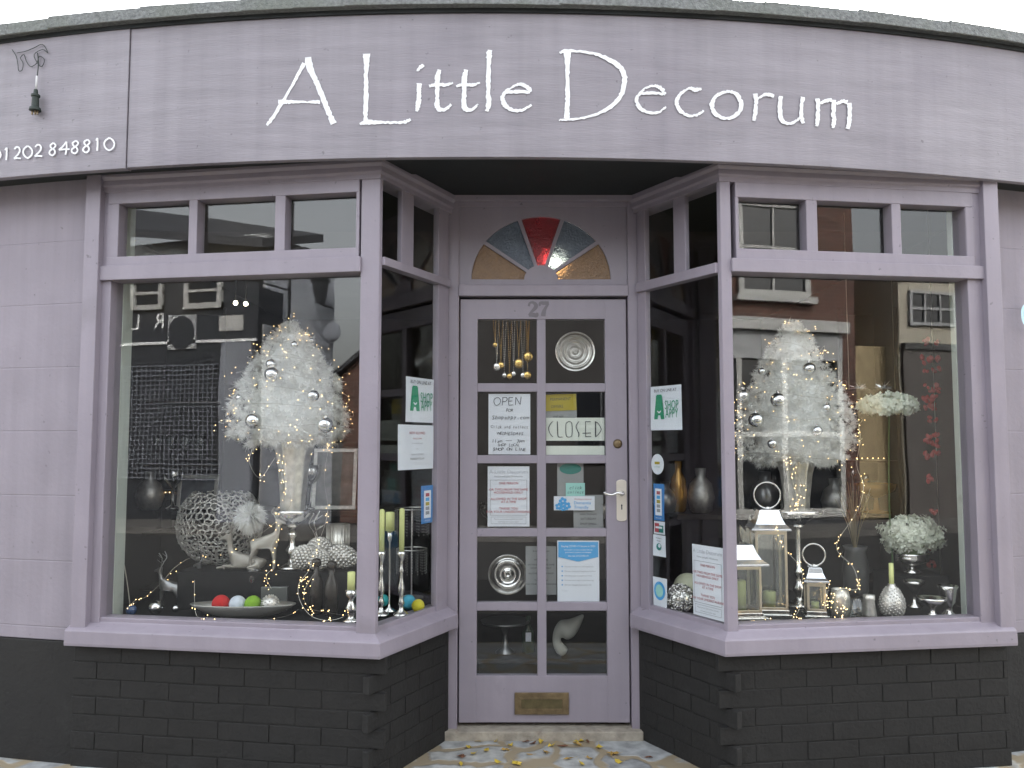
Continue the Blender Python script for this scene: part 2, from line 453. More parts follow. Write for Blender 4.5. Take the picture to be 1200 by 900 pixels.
def arc_strip(mb, x0, x1, off0, off1, z0, z1, n=40):
    vs = []; fs = []
    for i in range(n+1):
        x = x0+(x1-x0)*i/n; y = fy(x)
        t = Vector((1, 2*FK*(x-FX))).normalized(); nn = Vector((t.y, -t.x))
        if nn.y > 0: nn = -nn
        # off positive = towards the street
        for o, z in ((off1,z0),(off1,z1),(off0,z1),(off0,z0)):
            vs.append((x+nn.x*o, y+nn.y*o, z))
    for i in range(n):
        for k in range(4):
            l = (k+1) % 4
            fs.append((i*4+k, (i+1)*4+k, (i+1)*4+l, i*4+l))
    fs.append((3,2,1,0)); fs.append(tuple(n*4+k for k in range(4)))
    mb.add(vs, fs)
# ------------------------------------------------------------------ the shop building
shop = empty('shop_building', (0.15, 3.9, 0), 'lilac bow-fronted shop with two angled display windows, a glazed door and black brick base', 'shop')
# fascia, two boards with a seam
xs = on_fascia(151, 120).x
mb = MB(); arc_strip(mb, xs+.0025, 3.6, -.03, 0, ZB, ZT, 60); fascia = mb.build('fascia', M_fascia, shop, bevel=.002)
fascia.parent = shop; 
def place(o): 
    # parts were built in world coordinates: take off the parent's place
    o.parent = None; o.parent = shop; o.matrix_parent_inverse = shop_inv
    return o
bpy.context.view_layer.update()
shop_inv = Matrix.Translation((-.15, -3.9, 0))
def P(mb, name, m, parent=None, **k):
    if parent is None: return place(mb.build(name, m, shop, **k))
    o = mb.build(name, m, parent, **k); return o
place(fascia)
mb = MB(); arc_strip(mb, -3.6, xs-.0025, -.03, .004, ZB-.004, ZT-.002, 40); P(mb, 'fascia_side_board', M_fascia, bevel=.002)
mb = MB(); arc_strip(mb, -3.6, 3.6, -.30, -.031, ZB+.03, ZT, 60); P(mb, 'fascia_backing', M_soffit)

def rough_stroke(mb, pts, off, seed=0, jit=.55, k=7, wscale=1.0):
    rnd = random.Random(seed)
    Pp = smooth_pts([Vector(p) for p in pts], k)
    L = []; Rr = []
    for i, p in enumerate(Pp):
        a = Pp[max(i-1,0)]; b = Pp[min(i+1,len(Pp)-1)]
        t = Vector((b.x-a.x, b.y-a.y)); t = t.normalized() if t.length else Vector((1,0))
        n = Vector((-t.y, t.x)); w = max(p.z*wscale, 1.0)
        j1 = rnd.gauss(0, jit)*.5; j2 = rnd.gauss(0, jit)*.5
        if rnd.random() < .07: j1 -= jit*1.6
        if rnd.random() < .07: j2 -= jit*1.6
        L.append((p.x+n.x*(w/2+j1), p.y+n.y*(w/2+j1))); Rr.append((p.x-n.x*(w/2+j2), p.y-n.y*(w/2+j2)))
    n = len(Pp); vs = [on_fascia(x, y, off) for x, y in L] + [on_fascia(x, y, off) for x, y in Rr]
    mb.add(vs, [(i, i+1, n+i+1, n+i) for i in range(n-1)])

t1 = [(514.6,81.5,5),(512.5,92.5,6.5),(512.4,106,5),(512,120.8,6),(513.9,127.5,6),(521,128.6,4),(528.8,122.2,2.5)]
t1b = [(502.9,101,3),(512.5,98.9,4),(522.4,99.6,4),(530.9,97,2)]
sh = lambda s, d: [(x+d, y, w) for x, y, w in s]
SIGN = [
 [(312.7,146.8,3.2),(320,137,4.2),(332,118,3.6),(345,95,3.6),(356.5,74,5)],
 [(361,67,7),(362.5,77,8.5),(368,90,6),(372.5,100,6.5),(379,116,6),(385,131,6),(391,145,7.5)],
 [(326,119,5),(336,119.5,5),(343.5,119.3,4),(360,119.5,2.6),(375,119.5,4.4)],
 [(429.3,63,9),(429.6,74.5,6.5),(429,89.5,4.6),(429.3,107.5,5.5),(428.5,130,5.5),(428.6,142,6)],
 [(421.5,145.2,2),(430.5,142.9,6),(444,143.5,4),(462,143.6,3),(474.3,143.3,4),(481,139.5,3)],
 [(488.4,83.3,2.5),(492.3,79.5,4),(496.2,75.8,4)],
 [(491.4,97.5,6),(491,106,5),(491,113.7,5.4),(489.8,124,6),(488.2,130.5,3)],
 t1, t1b, sh(t1, 31.6), sh(t1b, 31.6),
 [(574.1,58.5,5.5),(573.1,65.6,7),(573.1,72,5),(572.3,92.5,5),(572.3,109.5,5),(572.5,122,6.5),(570.3,130.5,4)],
 [(592.5,108.3,3),(606,107.2,4),(621,108.1,3.5)],
 [(622,107.6,3),(619.5,103.5,5),(611.6,98.9,4),(603.1,100.3,3),(593.2,106.7,3.2),(588.8,114.4,5),(591.8,123.2,5.5),(600.3,128.9,4),(611.6,129.3,3.5),(623,122.8,2.2)],
 [(664.5,59.8,9),(665,73.7,6),(665,94.3,4.5),(665,113.3,5.5),(664.5,129.2,5.5),(664,138.5,7)],
 [(655.8,61.9,2.5),(663.7,59.2,4),(685.9,61,3),(703.3,65,4.5),(719.2,73,5.5),(728.3,81,6),(731.8,92.7,6),(728.7,108.6,5.5),(719.2,122.2,5),(703.3,132,3.5),(681.2,138.7,3),(665.3,139.9,3),(655,141,2)],
 [(750.8,109.8,3),(765,108.9,3.5),(779.3,110.8,3)],
 [(779.6,110.6,3),(776,104.8,5),(769,100.7,3.6),(758.7,102.2,2.5),(749.2,110.2,3.5),(745.8,118,4.5),(750.8,127.2,4.6),(760.3,131.8,3.5),(771.4,131.8,3),(780.6,125.2,2)],
 [(822,104,2.5),(814.2,105,5),(807.8,103.4,3),(798.3,109.4,3.5),(793.5,116.5,4.5),(794,124.4,5),(799.9,132,4.5),(809.4,136,3),(818.9,133.6,3),(824.5,129.2,2.2)],
 [(851.7,106.9,3),(840.6,111.7,4),(834.2,122,5.5),(837.7,132.6,5.2),(850,139,3.5),(862.4,135,4.5),(868.6,125,5.5),(865.6,113.4,5.2),(858,107.8,4),(851.2,106.9,3)],
 [(885,109.6,5.5),(885.9,119.6,4.5),(885.2,131,5.2),(883.4,141.5,3.5)],[(887.3,116.5,2.5),(896,111,3.6),(902,111,4.5),(907,113,3.5)],
 [(915,112.5,5),(913.9,127,5.2),(915.5,139.5,5.4),(922.9,144.7,3.6),(930.8,143,2.8),(938.5,137,3)],
 [(941.1,113.6,5),(939.2,126,4.2),(939.3,137,4.8),(941.6,144.5,4)],
 [(957.9,115.4,5),(958.5,127.5,4.6),(958,140,5.2),(956.9,148,4)],[(961,121.5,3),(967,118.4,4),(975,117.2,5)],
 [(977.6,117,5.4),(976.6,132.2,5),(977.2,141,5.4),(975.9,150,4)],[(980,121.5,3),(987.8,118.6,4),(993,120,5)],
 [(995,120.6,5.4),(995.8,132.2,5),(995,143,5),(993.4,151,4.2)]]
mb = MB()
for i, s_ in enumerate(SIGN): rough_stroke(mb, s_, .0022+.00012*i, i)
w = mb.build('painted_name', M_white, fascia)
# phone number, drawn digit by digit
DIG = {'0': [[(.5,0),(.15,.2),(0,.5),(.15,.82),(.5,1),(.85,.82),(1,.5),(.85,.2),(.5,0)]],
 '1': [[(.25,.18),(.5,.0),(.5,.5),(.42,1)]],
 '2': [[(.08,.2),(.35,.02),(.7,.06),(.85,.3),(.6,.6),(.0,.97)],[(0,.96),(.5,.93),(1,.96)]],
 '4': [[(.72,0),(.35,.4),(.0,.66)],[(0,.66),(.5,.62),(1,.6)],[(.70,0),(.72,.5),(.62,1.05)]],
 '8': [[(.62,.0),(.2,.16),(.3,.4),(.7,.56),(.8,.8),(.45,1),(.05,.85),(.15,.62),(.6,.44),(.9,.2),(.62,.0)]]}
mb = MB(); mb2 = MB()
k = 60
for ch, x0, x1, y0, y1 in [('0',-11,0.8,174,188),('1',4.5,11,173.5,187.5),('2',16.3,24.4,172,186.3),('0',27,37.8,171,185),('2',40.5,49.5,169.5,183.6),('8',57.5,66,167.5,182),('4',69,81.5,166,180.5),('8',83.5,92.5,164.8,179.8),('8',97,106,163.5,178.7),('1',111,117.5,162,176.6),('0',122,134,161.5,176)]:
    for st in DIG[ch]:
        rough_stroke(mb if x0 < 50 else mb2, [(x0+(x1-x0)*a, y0+(y1-y0)*b, 1.9) for a, b in st], .0062+.00008*k, k, jit=.12, k=5); k += 1
for q_ in (mb, mb2):
    w = q_.build('painted_phone_number', M_white, None)
    w.parent = [o for o in shop.children if o.name == 'fascia_side_board'][0]
    w.matrix_parent_inverse = Matrix()
# coping of felt shingles along the bow
roof = MB()
x = -3.5; i = 0; rnd = random.Random(3)
while x < 3.5:
    L = .215*(1+rnd.uniform(-.04,.04)); xa, xb = x, x+L+.012
    za = ZT+.002+rnd.uniform(-.0015,.0015); lift = .002*(i % 2)
    pts = []
    for xx, dz in ((xa, .003), (xb, 0)):
        y = fy(xx); t = Vector((1, 2*FK*(xx-FX))).normalized(); nn = Vector((t.y,-t.x)) if t.x > 0 else -Vector((t.y,-t.x))
        q = []
        for o, z in ((.045, za+dz), (.04-.004*rnd.random(), za+.056+dz+lift), (-.28, za+.12+dz), (-.28, za+.09), (.012, za+.02)):
            q.append(Vector((xx+nn.x*(o+lift), y+nn.y*(o+lift), z)))
        pts.append(q)
    n = 5
    roof.add(pts[0]+pts[1], [(0,1,2,3,4),(9,8,7,6,5)] + [(k, k+5, (k+1) % 5+5, (k+1) % 5) for k in range(5)])
    x += L; i += 1
P(roof, 'shingle_coping', M_coping, bevel=.004)
mb = MB(); arc_strip(mb, -3.6, 3.6, -.03, .010, ZT-.012, ZT+.006, 60); P(mb, 'drip_shadow_strip', M_soffit)  # black strip standing in for the shadow line under the coping
mb = MB(); mb.box(-3.6, 3.6, 4.1, 9, 3.1, 3.2); P(mb, 'flat_roof', M_coping)
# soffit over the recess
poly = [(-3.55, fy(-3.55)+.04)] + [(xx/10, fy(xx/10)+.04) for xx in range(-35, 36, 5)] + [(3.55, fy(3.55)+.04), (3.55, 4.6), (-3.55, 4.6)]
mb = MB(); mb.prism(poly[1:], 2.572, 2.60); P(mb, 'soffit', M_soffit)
# side walls and plinths
XWL = LF.P(LF.L, 0, 0).x - .015; XWR = RF.P(RF.L, 0, 0).x + .02
def curved_wall(name, m, x0, x1, off, z0, z1, th=.06):
    mb = MB(); arc_strip(mb, x0, x1, off-th, off, z0, z1, 16); return P(mb, name, m, bevel=.004)
WO = -.185
wl = at(95, 500, 3.6).x - .0
xl = LF.px(96, 480, -.02); XL = LF.P(xl[0], 0, 0).x
xr = RF.px(1174, 480, -.02); XR = RF.P(xr[0], 0, 0).x
ZP = .515
curved_wall('side_wall', M_wall, -3.6, XL-.01, WO, ZP, 2.571)
curved_wall('side_wall', M_wall, XR+.005, 3.6, WO, ZP, 2.571)
curved_wall('plinth', M_black, -3.6, XL-.04, WO+.006, -.05, ZP-.002)
curved_wall('plinth', M_black, XR+.01, 3.6, WO+.006, -.05, ZP-.002)
# outer pilasters
for Fc, xa, xb in ((LF, 96, 110), (LF, 109, 128)):
    pass
mb = MB()
def zp(Fc, x, y, o=-.05): return Fc.px(x, y, o)[1]
def sp_(Fc, x, y=500, o=-.05): return Fc.px(x, y, o)[0]
z_cor = 2.571

def bay(Fc, Rc, side, outer_x, glass_x, post_x, tr, up_frame, mull, top_lights, r_tr, r_panes, r_upanes):
    m = M_lilac
    win = MB()
    a_out = sp_(Fc, outer_x); a_gl = sp_(Fc, glass_x); a_post = sp_(Fc, post_x)
    zt0, zt1 = tr
    o = -.05
    # corner post
    c0 = Fc.hit(-.05, Rc, -.05); c1 = Fc.hit(-.135, Rc, -.135)
    ps = [Fc.P(a_post, -.05, 0), Vector((c0.x, c0.y, 0)), Rc.P(Rc_s0(Fc, Rc)+.022, -.05, 0), Rc.P(Rc_s0(Fc, Rc)+.022, -.10, 0), Vector((c1.x, c1.y, 0)), Fc.P(a_post, -.135, 0)]
    win.prism([(p.x, p.y) for p in ps], .57, 2.50)
    # outer upright with stepped mouldings
    Fc.box(win, a_gl, a_out, .575, 2.50, -.14, -.052)
    Fc.box(win, a_out-.022, a_out+.05, .55, 2.57, -.14, -.02)
    # transom bar (proud), lower rail, upper frame
    Fc.box(win, a_post-.004, a_out-.005, zt0, zt1, -.13, -.034)
    Fc.box(win, a_post-.002, a_gl+.002, .57, Z0G+.012, -.13, -.058)
    # top-light frame
    u0, u1, v0, v1 = up_frame
    Fc.box(win, u0, u1, zt1, v0, -.12, -.046)       # bottom rail
    Fc.box(win, u0, u1, v1, 2.50, -.12, -.0475)       # head
    for a0, a1 in mull: Fc.box(win, a0, a1, v0-.002, v1+.002, -.115, -.0495)
    # return side
    s0 = Rc_s0(Fc, Rc)+.022; e = Rc.L-.02
    rz0, rz1 = r_tr
    Rc.box(win, s0-.004, e-.005, rz0, rz1, -.082, -.034)
    Rc.box(win, s0-.003, e-.006, .57, Z0G+.012, -.082, -.056)
    Rc.box(win, r_panes[1], e, .57, 2.50, -.080, -.0505)
    Rc.box(win, s0-.003, e-.006, r_upanes[0][3], 2.50, -.081, -.0565)
    Rc.box(win, r_upanes[0][1], r_upanes[1][0], rz1-.002, r_upanes[0][3]+.002, -.079, -.0545)
    w = P(win, 'bay_window_frame', m, bevel=.003)
    g = MB()
    Fc.box(g, a_post-.01, a_gl+.006, Z0G, zt0+.005, -.098, -.094)
    Fc.box(g, mull_min(mull)-.0, u1-.0, v0-.004, v1+.004, -.098, -.094)
    Rc.box(g, s0-.006, r_panes[1]+.006, Z0G, rz0+.005, -.068, -.064)
    Rc.box(g, s0-.006, r_panes[1]+.006, rz1-.004, r_upanes[0][3]+.005, -.068, -.064)
    gl = g.build('window_pane', M_gw, w)
    return w
def Rc_s0(Fc, Rc):
    c = Fc.hit(-.05, Rc, -.05)
    return (c - (Rc.A + Rc.n*-.05)).dot(Rc.d)
def mull_min(mull): return min(a for a, b in mull)

def U(Fc, xs, y=262): return sorted((sp_(Fc, xs[0], y), sp_(Fc, xs[1], y)))
tl = (zp(LF, 422, 318, -.034), zp(LF, 422, 300, -.034))
uf = (U(LF, (421, 126))[0], U(LF, (421, 126))[1], zp(LF, 417, 290), zp(LF, 417, 225))
ml = [U(LF, p) for p in ((421,417),(334,322),(231,221),(139,125))]
s0L = Rc_s0(LF, LR)
rzl = (zp(LR, 512, 331, -.034), zp(LR, 512, 322, -.034))
zt_r = zp(LR, 510, 240)
bay(LF, LR, -1, 108, 124, 420, tl, uf, ml, None, rzl, (0, sp_(LR, 513)), [(0, sp_(LR,472,270), 0, zt_r), (sp_(LR,486,270), 0, 0, zt_r)])
tr_ = (zp(RF, 862, 318, -.034), zp(RF, 862, 302, -.034))
ufr = (U(RF, (862, 1140))[0], U(RF, (862, 1140))[1], zp(RF, 866, 291), zp(RF, 866, 231))
mr_ = [U(RF, p) for p in ((862,866),(945,958),(1045,1056),(1132,1142))]
rzr = (zp(RR, 760, 339, -.034), zp(RR, 760, 328, -.034))
bay(RF, RR, 1, 1163, 1141, 861, tr_, ufr, mr_, None, rzr, (0, sp_(RR, 758)), [(0, sp_(RR,802,270), 0, zp(RR,760,238)), (sp_(RR,788,270), 0, 0, 0)])
for Fc, Rc in ((LF, LR), (RF, RR)):
    # window sill, cornice and brick base of each bay
    mb = MB(); zs = .5125
    sweep(mb, Fc, Rc, [(-.16,zs),(0,zs),(0.002,zs+.012),(0,zs+.062),(-.008,zs+.068),(-.055,zs+.090),(-.056,Z0G-.006),(-.16,Z0G-.006)], Fc.L+.002, Rc.L-.002)
    P(mb, 'window_sill', M_lilac, bevel=.003)
    mb = MB()
    sweep(mb, Fc, Rc, [(-.14,2.485),(-.044,2.485),(-.044,2.505),(-.034,2.512),(-.034,2.535),(-.024,2.548),(-.024,2.5715),(-.14,2.5715)], sp_(Fc, 108 if Fc is LF else 1163)-.02, Rc.L-.0)
    P(mb, 'cornice', M_lilac, bevel=.002)
    mb = MB()
    OB = -.045; c0 = Fc.hit(OB, Rc, OB)
    sF = (c0 - (Fc.A+Fc.n*OB)).dot(Fc.d); sR = (c0 - (Rc.A+Rc.n*OB)).dot(Rc.d)
    h = .073; rb = random.Random(11)
    Fc.box(mb, sF+.014, Fc.L-.012, -.03, .5115, -.20, OB-.0034); Rc.box(mb, sR+.012, Rc.L-.004, -.03, .511, -.20, OB-.0037)
    zrow = .5115; r = 0
    while zrow > -.08:
        z1 = zrow - .0014; z0 = zrow-h+.0014
        for Fx, ss, first in ((Fc, sF, r % 2 == 0), (Rc, sR, r % 2 == 1)):
            a = ss - (.042+rb.uniform(-.006,.010) if first else -.012)
            st = .225 if first else .1125
            end = Fx.L-.008; q = 0
            while a < end-.005:
                b = min((ss + st + q*.225) if True else 0, end)
                jo = rb.uniform(-.0016,.0016)
                dz = rb.uniform(-.0015,.0015)
                if b-a > .02: Fx.box(mb, a, b-.0022, max(z0+dz,-.04), z1+dz, OB-.03, OB+jo)
                a = b+.0015; q += 1
        zrow -= h; r += 1
    P(mb, 'brick_base', M_black, bevel=.003)
# black masonry between sill and pilaster behind
# ------------------------------------------------------------------ doorway
YD = 3.95
def dx(px, y=600, Y=YD): return at(px, y, Y).x
def dz(py, Y=YD): return at(635, py, Y).z
fr = MB()
JL0, JL1, JR0, JR1 = dx(521), dx(537), dx(737.5), dx(749)
fr.box(JL0-.06, JL1, 3.925, 4.06, .035, 2.5715)
fr.box(JR0, JR1+.06, 3.925, 4.06, .035, 2.5715)
fr.box(JL1-.002, JR0+.002, 3.918, 4.05, dz(348), dz(335))          # transom above the door
fr.box(JL1-.001, JR0+.001, 3.935, 4.05, dz(243), 2.571)             # head
fr.box(JL1-.03, JR0+.03, 3.90, 4.05, dz(238), dz(232)+.003)
P(fr, 'door_frame', M_lilac, bevel=.003)
# fanlight board with cut-outs
fcx, fcz = dx(634, 330), dz(328); rx = wd(82.5, YD); rz = ht(328, 254.5, YD)
hx, hz = wd(20, YD), ht(328, 311, YD)
cu = bpy.data.curves.new('fan', 'CURVE'); cu.dimensions = '2D'; cu.fill_mode = 'BOTH'; cu.extrude = .011
def spl(pts):
    s = cu.splines.new('POLY'); s.points.add(len(pts)-1)
    for i, (x, y) in enumerate(pts): s.points[i].co = (x, y, 0, 1)
    s.use_cyclic_u = True
spl([(JL1-.001, dz(336)), (JR0+.001, dz(336)), (JR0+.001, dz(242)), (JL1-.001, dz(242))])
segs = []
for i in range(5):
    a0 = math.pi*i/5 + (R(1.6) if i else .004); a1 = math.pi*(i+1)/5 - (R(1.6) if i < 4 else .004)
    pts = []
    for j in range(9):
        a = a0+(a1-a0)*j/8; pts.append((fcx+rx*math.cos(a), fcz+rz*math.sin(a)))
    b0 = a0+(.07 if i else 0); b1 = a1-(.07 if i < 4 else 0)
    for j in range(5):
        a = b1+(b0-b1)*j/4; pts.append((fcx+hx*math.cos(a), fcz+hz*math.sin(a)))
    segs.append(pts); spl(pts[::-1])
fo = bpy.data.objects.new('fan', cu); COL.objects.link(fo)
me = bpy.data.meshes.new_from_object(fo.evaluated_get(bpy.context.evaluated_depsgraph_get()))
bpy.data.objects.remove(fo)
for v in me.vertices: v.co = Vector((v.co.x, 3.953+ v.co.z*-1 + .011-.011, v.co.y))
me.materials.append(M_door); me.name = 'fanlight'
fan = bpy.data.objects.new('fanlight', me); COL.objects.link(fan); place(fan)
def stained(name, col, tr):
    m = mat(name, col, .2, bump=.45, bscale=90, trans=tr, var=.08, vscale=20)
    return m
SG = [stained('amber_glass', (.42,.25,.12), .5), stained('blue_glass', (.20,.26,.34), .5), stained('red_glass', (.42,.03,.045), .55)]
for i, pts in enumerate(segs):
    mb = MB(); mb.plate(pts[::-1], 3.956, 3.960)
    o = mb.build('glass_segment', SG[[0,1,2,1,0][i]], fan)
    o['label'] = ['amber glass segment at the right end','pale blue glass segment right of the red one','red glass segment at the top','pale blue glass segment left of the red one','amber glass segment at the left end'][i]
# door leaf
D = MB(); y0, y1 = 3.95, 3.995
cols = [(559, 629.5), (640, 710.5)]; rows = [(374, 449), (459, 533.5), (543, 619.5), (629, 706), (716, 792)]
def X(p): return dx(p, 600)
D.box(X(538.5), X(559), y0, y1, dz(847), dz(350.5)); D.box(X(710.5), X(736), y0, y1, dz(847), dz(350.5))
D.box(X(558.5), X(711), y0+.0006, y1-.001, dz(374), dz(350.5))
D.box(X(558.5), X(711), y0+.0025, y1-.001, dz(847), dz(792))
D.box(X(629.5), X(640), y0+.004, y1-.001, dz(793), dz(373))
for a, b in zip(rows, rows[1:]): D.box(X(558.5), X(711), y0+.005, y1-.001, dz(b[0]), dz(a[1]))
door = P(D, 'door', M_door, bevel=.0025)
g = MB()
g.box(X(558), X(711), 3.970, 3.974, dz(794), dz(372)); g.build('door_glass', M_gd, door)
# letterbox
lb = MB(); lx0, lx1, lz0, lz1 = X(603), X(665.5), dz(837), dz(811.5)
lb.box(lx0, lx1, 3.943, 3.9515, lz0, lz1)
fl = MB(); 
for a0, a1, b0, b1 in ((lx0+.028, lx1-.028, lz0+.022, lz0+.028), (lx0+.028, lx1-.028, lz1-.028, lz1-.022), (lx0+.024, lx0+.030, lz0+.022, lz1-.022), (lx1-.030, lx1-.024, lz0+.022, lz1-.022)):
    lb.box(a0, a1, 3.9400, 3.9435, b0, b1)
lbo = lb.build('letterbox', M_brass, door, bevel=.0015)
fl.box(lx0+.032, lx1-.032, 3.9395, 3.9428, lz0+.029, lz1-.029); fl.build('letterbox_flap', M_flapshade, door, bevel=.0012)
# lever handle on its plate, and the latch
h_ = MB(); hx0, hx1, hz0, hz1 = X(722.5), X(734.5), dz(610), dz(563)
pl = []
for j in range(7): a = math.pi*j/6; pl.append(((hx0+hx1)/2 + (hx1-hx0)/2*math.cos(a), hz1-.008+.012*math.sin(a)))
for j in range(7): a = math.pi+math.pi*j/6; pl.append(((hx0+hx1)/2 + (hx1-hx0)/2*math.cos(a), hz0+.008+.012*math.sin(a)))
h_.plate(pl, 3.9455, 3.9505)
ho = h_.build('handle_plate', M_handle, door, smooth=False, bevel=.0015)
lv = MB(); zc = dz(578)
lv.lathe([(.013,0),(.013,.006),(.008,.01),(.008,.045),(0,.046)], ((hx0+hx1)/2, 3.9455, zc), 14, Matrix.Rotation(R(90), 3, 'X'))
Q = [((hx0+hx1)/2, 3.905, zc), (X(722), 3.903, zc+.004), (X(717), 3.904, zc-.004), (X(712), 3.902, zc-.003), (X(708), 3.90, zc+.003), (X(707), 3.898, zc+.009)]
lv.tube(smooth_pts([Vector(q) for q in Q], 4), .0065, 8); lv.build('door_handle', M_chrome, door, smooth=True)
kh = MB(); kh.box((hx0+hx1)/2-.0025, (hx0+hx1)/2+.0025, 3.9435, 3.9457, dz(597), dz(592)); kh.ball(((hx0+hx1)/2, 3.945, dz(592)), .004, 8, 6); kh.build('keyhole', M_ink, door)
lk = MB(); lk.lathe([(.022,0),(.022,.004),(.015,.010),(.012,.011),(0,.011)], (X(724.5), 3.9505, dz(520)), 20, Matrix.Rotation(R(90), 3, 'X')); lk.build('cylinder_lock', M_brass, door, smooth=True)
nm = MB(); y = 3.9485
def S2(mb, pts, w, px0, py0, sx, sy, yy):
    mb.stroke([(dx(px0+a*sx), dz(py0+b*sy), c*w) for a, b, c in pts], w, yy, 5)
S2(nm, [(0,.28,.9),(.12,.05,.8),(.5,0,1),(.85,.18,1.5),(.75,.42,1.4),(.3,.7,.9),(.02,.96,.8)], .013, 620, 354.5, 10, 16, y-.0002)
S2(nm, [(0,.93,1.2),(.5,.9,1.6),(.95,.95,1.3),(1.02,.75,.7)], .013, 620, 354.5, 10, 16, y-.0006)
S2(nm, [(0,.25,.7),(.05,.04,1),(.5,.05,1.4),(1.05,.03,1.2)], .013, 633, 354.5, 10.5, 16, y-.0002)
S2(nm, [(1.0,.06,.9),(.62,.45,1.1),(.45,.75,1.6),(.4,1,1.7)], .013, 633, 354.5, 10.5, 16, y-.0006)
nm.build('house_number', M_dig, door)
st = MB(); st.box(JL0+.0, JR1+.0, 3.885, 4.06, -.02, .042); P(st, 'threshold', M_mort, bevel=.006)
# building body: interior shell
sh_ = MB()
sh_.box(-3.3, 3.3, 8.0, 8.1, 0, 2.6); sh_.box(-3.4, -3.3, 3.95, 8.1, 0, 2.6); sh_.box(3.3, 3.4, 3.95, 8.1, 0, 2.6)
P(sh_, 'interior_wall', M_inwall)
sh_ = MB(); sh_.box(-3.3, 3.3, 4.0, 8.0, .0, .045); P(sh_, 'shop_floor', M_wood)
sh_ = MB(); sh_.box(-3.3, 3.3, 4.6, 8.0, 2.575, 2.61); P(sh_, 'ceiling', M_inwall)
sh_ = MB(); sh_.box(-2.30, -2.24, 3.80, 8, 0.05, 2.57); P(sh_, 'inner_partition', M_dark); sh_ = MB(); sh_.box(2.45, 2.51, 3.82, 8, 0.05, 2.57); P(sh_, 'inner_partition', M_dark)
# display decks and white reveals
for Fc, Rc, sgn, gx in ((LF, LR, -1, 124), (RF, RR, 1, 1141)):
    c = Fc.hit(-.105, Rc, -.10); a = Fc.P(Fc.L-.02, -.105, 0); e = Rc.P(Rc.L-.03, -.10, 0)
    pts = [(a.x, a.y), (c.x, c.y), (e.x, e.y), (e.x, 4.36), (a.x, 4.36)]
    mb = MB(); mb.prism(pts, .55, DECK); P(mb, 'display_deck', M_deck)
    mb = MB(); mb.prism([(pts[0][0], 4.32), (pts[2][0], 4.32), (pts[2][0], 4.35), (pts[0][0], 4.35)], 0.05, .549); P(mb, 'deck_back', M_dark)
    g = Fc.P(sp_(Fc, gx)-.0, -.142, 0)
    mb = MB()
    yb = 3.77 if sgn < 0 else 3.72
    mb.box(*sorted((g.x, g.x+sgn*.03)), g.y+.002, yb, DECK+.001, 2.49); P(mb, 'window_reveal', M_inwhite, bevel=.002)
# ------------------------------------------------------------------ posters and stickers
class Sheet:
    """A paper or card on the inside of a pane; local X right, Z up, face towards the street."""
    def __init__(s, name, label, cat, box, plane, m=M_paper, tilt=0, th=.0008, round_=False, group=None, back=0.0):
        x0, y0, x1, y1 = box
        if plane is None:
            Y = 3.976 + back; a = at(x0, y0, Y); b = at(x1, y1, Y)
            s.w = b.x-a.x; s.h = a.z-b.z; loc = Vector(((a.x+b.x)/2, Y, (a.z+b.z)/2)); rz = 0
        else:
            o = -.0725 - back
            a0, za = plane.px(x0, (y0), o); a1, zb = plane.px(x1, y1, o)
            zt = (plane.px(x0, y0, o)[1]+plane.px(x1, y0, o)[1])/2
            zb = (plane.px(x0, y1, o)[1]+plane.px(x1, y1, o)[1])/2
            s.w = abs(a1-a0); s.h = zt-zb; loc = plane.P((a0+a1)/2, o, (zt+zb)/2)
            n = plane.n; rz = math.atan2(n.x, -n.y)
        s.o = empty(name, loc, label, cat, group)
        s.o.rotation_euler = (0, R(tilt), rz)
        mb = MB()
        if round_:
            mb.plate([(s.w/2*math.cos(2*math.pi*i/24), s.h/2*math.sin(2*math.pi*i/24)) for i in range(24)], 0, th)
        else:
            # slightly buckled sheet
            nx, nz = 6, 8; vs = []; fs = []; ph = random.random()*6
            for k in (0, th):
                for i in range(nx+1):
                    for j in range(nz+1):
                        u, v = i/nx-.5, j/nz-.5
                        b = .0012*math.sin(ph+4*u+3*v)*(0 if th > .0015 else 1)
                        vs.append((u*s.w, k+b+.0012, v*s.h))
            q = (nx+1)*(nz+1)
            for i in range(nx):
                for j in range(nz):
                    a = i*(nz+1)+j; fs += [(a, a+nz+1, a+nz+2, a+1), (a+q, a+q+1, a+q+nz+2, a+q+nz+1)]
            mb.add(vs, fs)
        s.paper = mb.build('card' if th > .0015 or round_ else 'sheet', m, s.o)
        s.ink = {}
    def t(s, txt, u, v, size, m=M_ink, **k):      # u, v from the top left corner, 0..1; size in metres
        s.ink.setdefault(m.name, (m, MB()))[1].text(txt, (u-.5)*s.w, (.5-v)*s.h - size*.35, size, y=-.0022, **k); return s
    def st(s, pts, w, m=M_ink, **k):
        s.ink.setdefault(m.name, (m, MB()))[1].stroke([((p[0]-.5)*s.w, (.5-p[1])*s.h) + ((p[2]*w,) if len(p) > 2 else ()) for p in pts], w, y=-.0024-random.random()*.0004, **k); return s
    def poly(s, pts, m, y=-.0018):
        s.ink.setdefault(m.name, (m, MB()))[1].plate([((a-.5)*s.w, (.5-b)*s.h) for a, b in pts], y, y+.0004); return s
    def rect(s, a, b, c, d, m, y=-.0018): return s.poly([(a,b),(a,d),(c,d),(c,b)], m, y)
    def done(s, **names):
        for m, mb in s.ink.values():
            mb.build('printed_text', m, s.o)
        return s.o

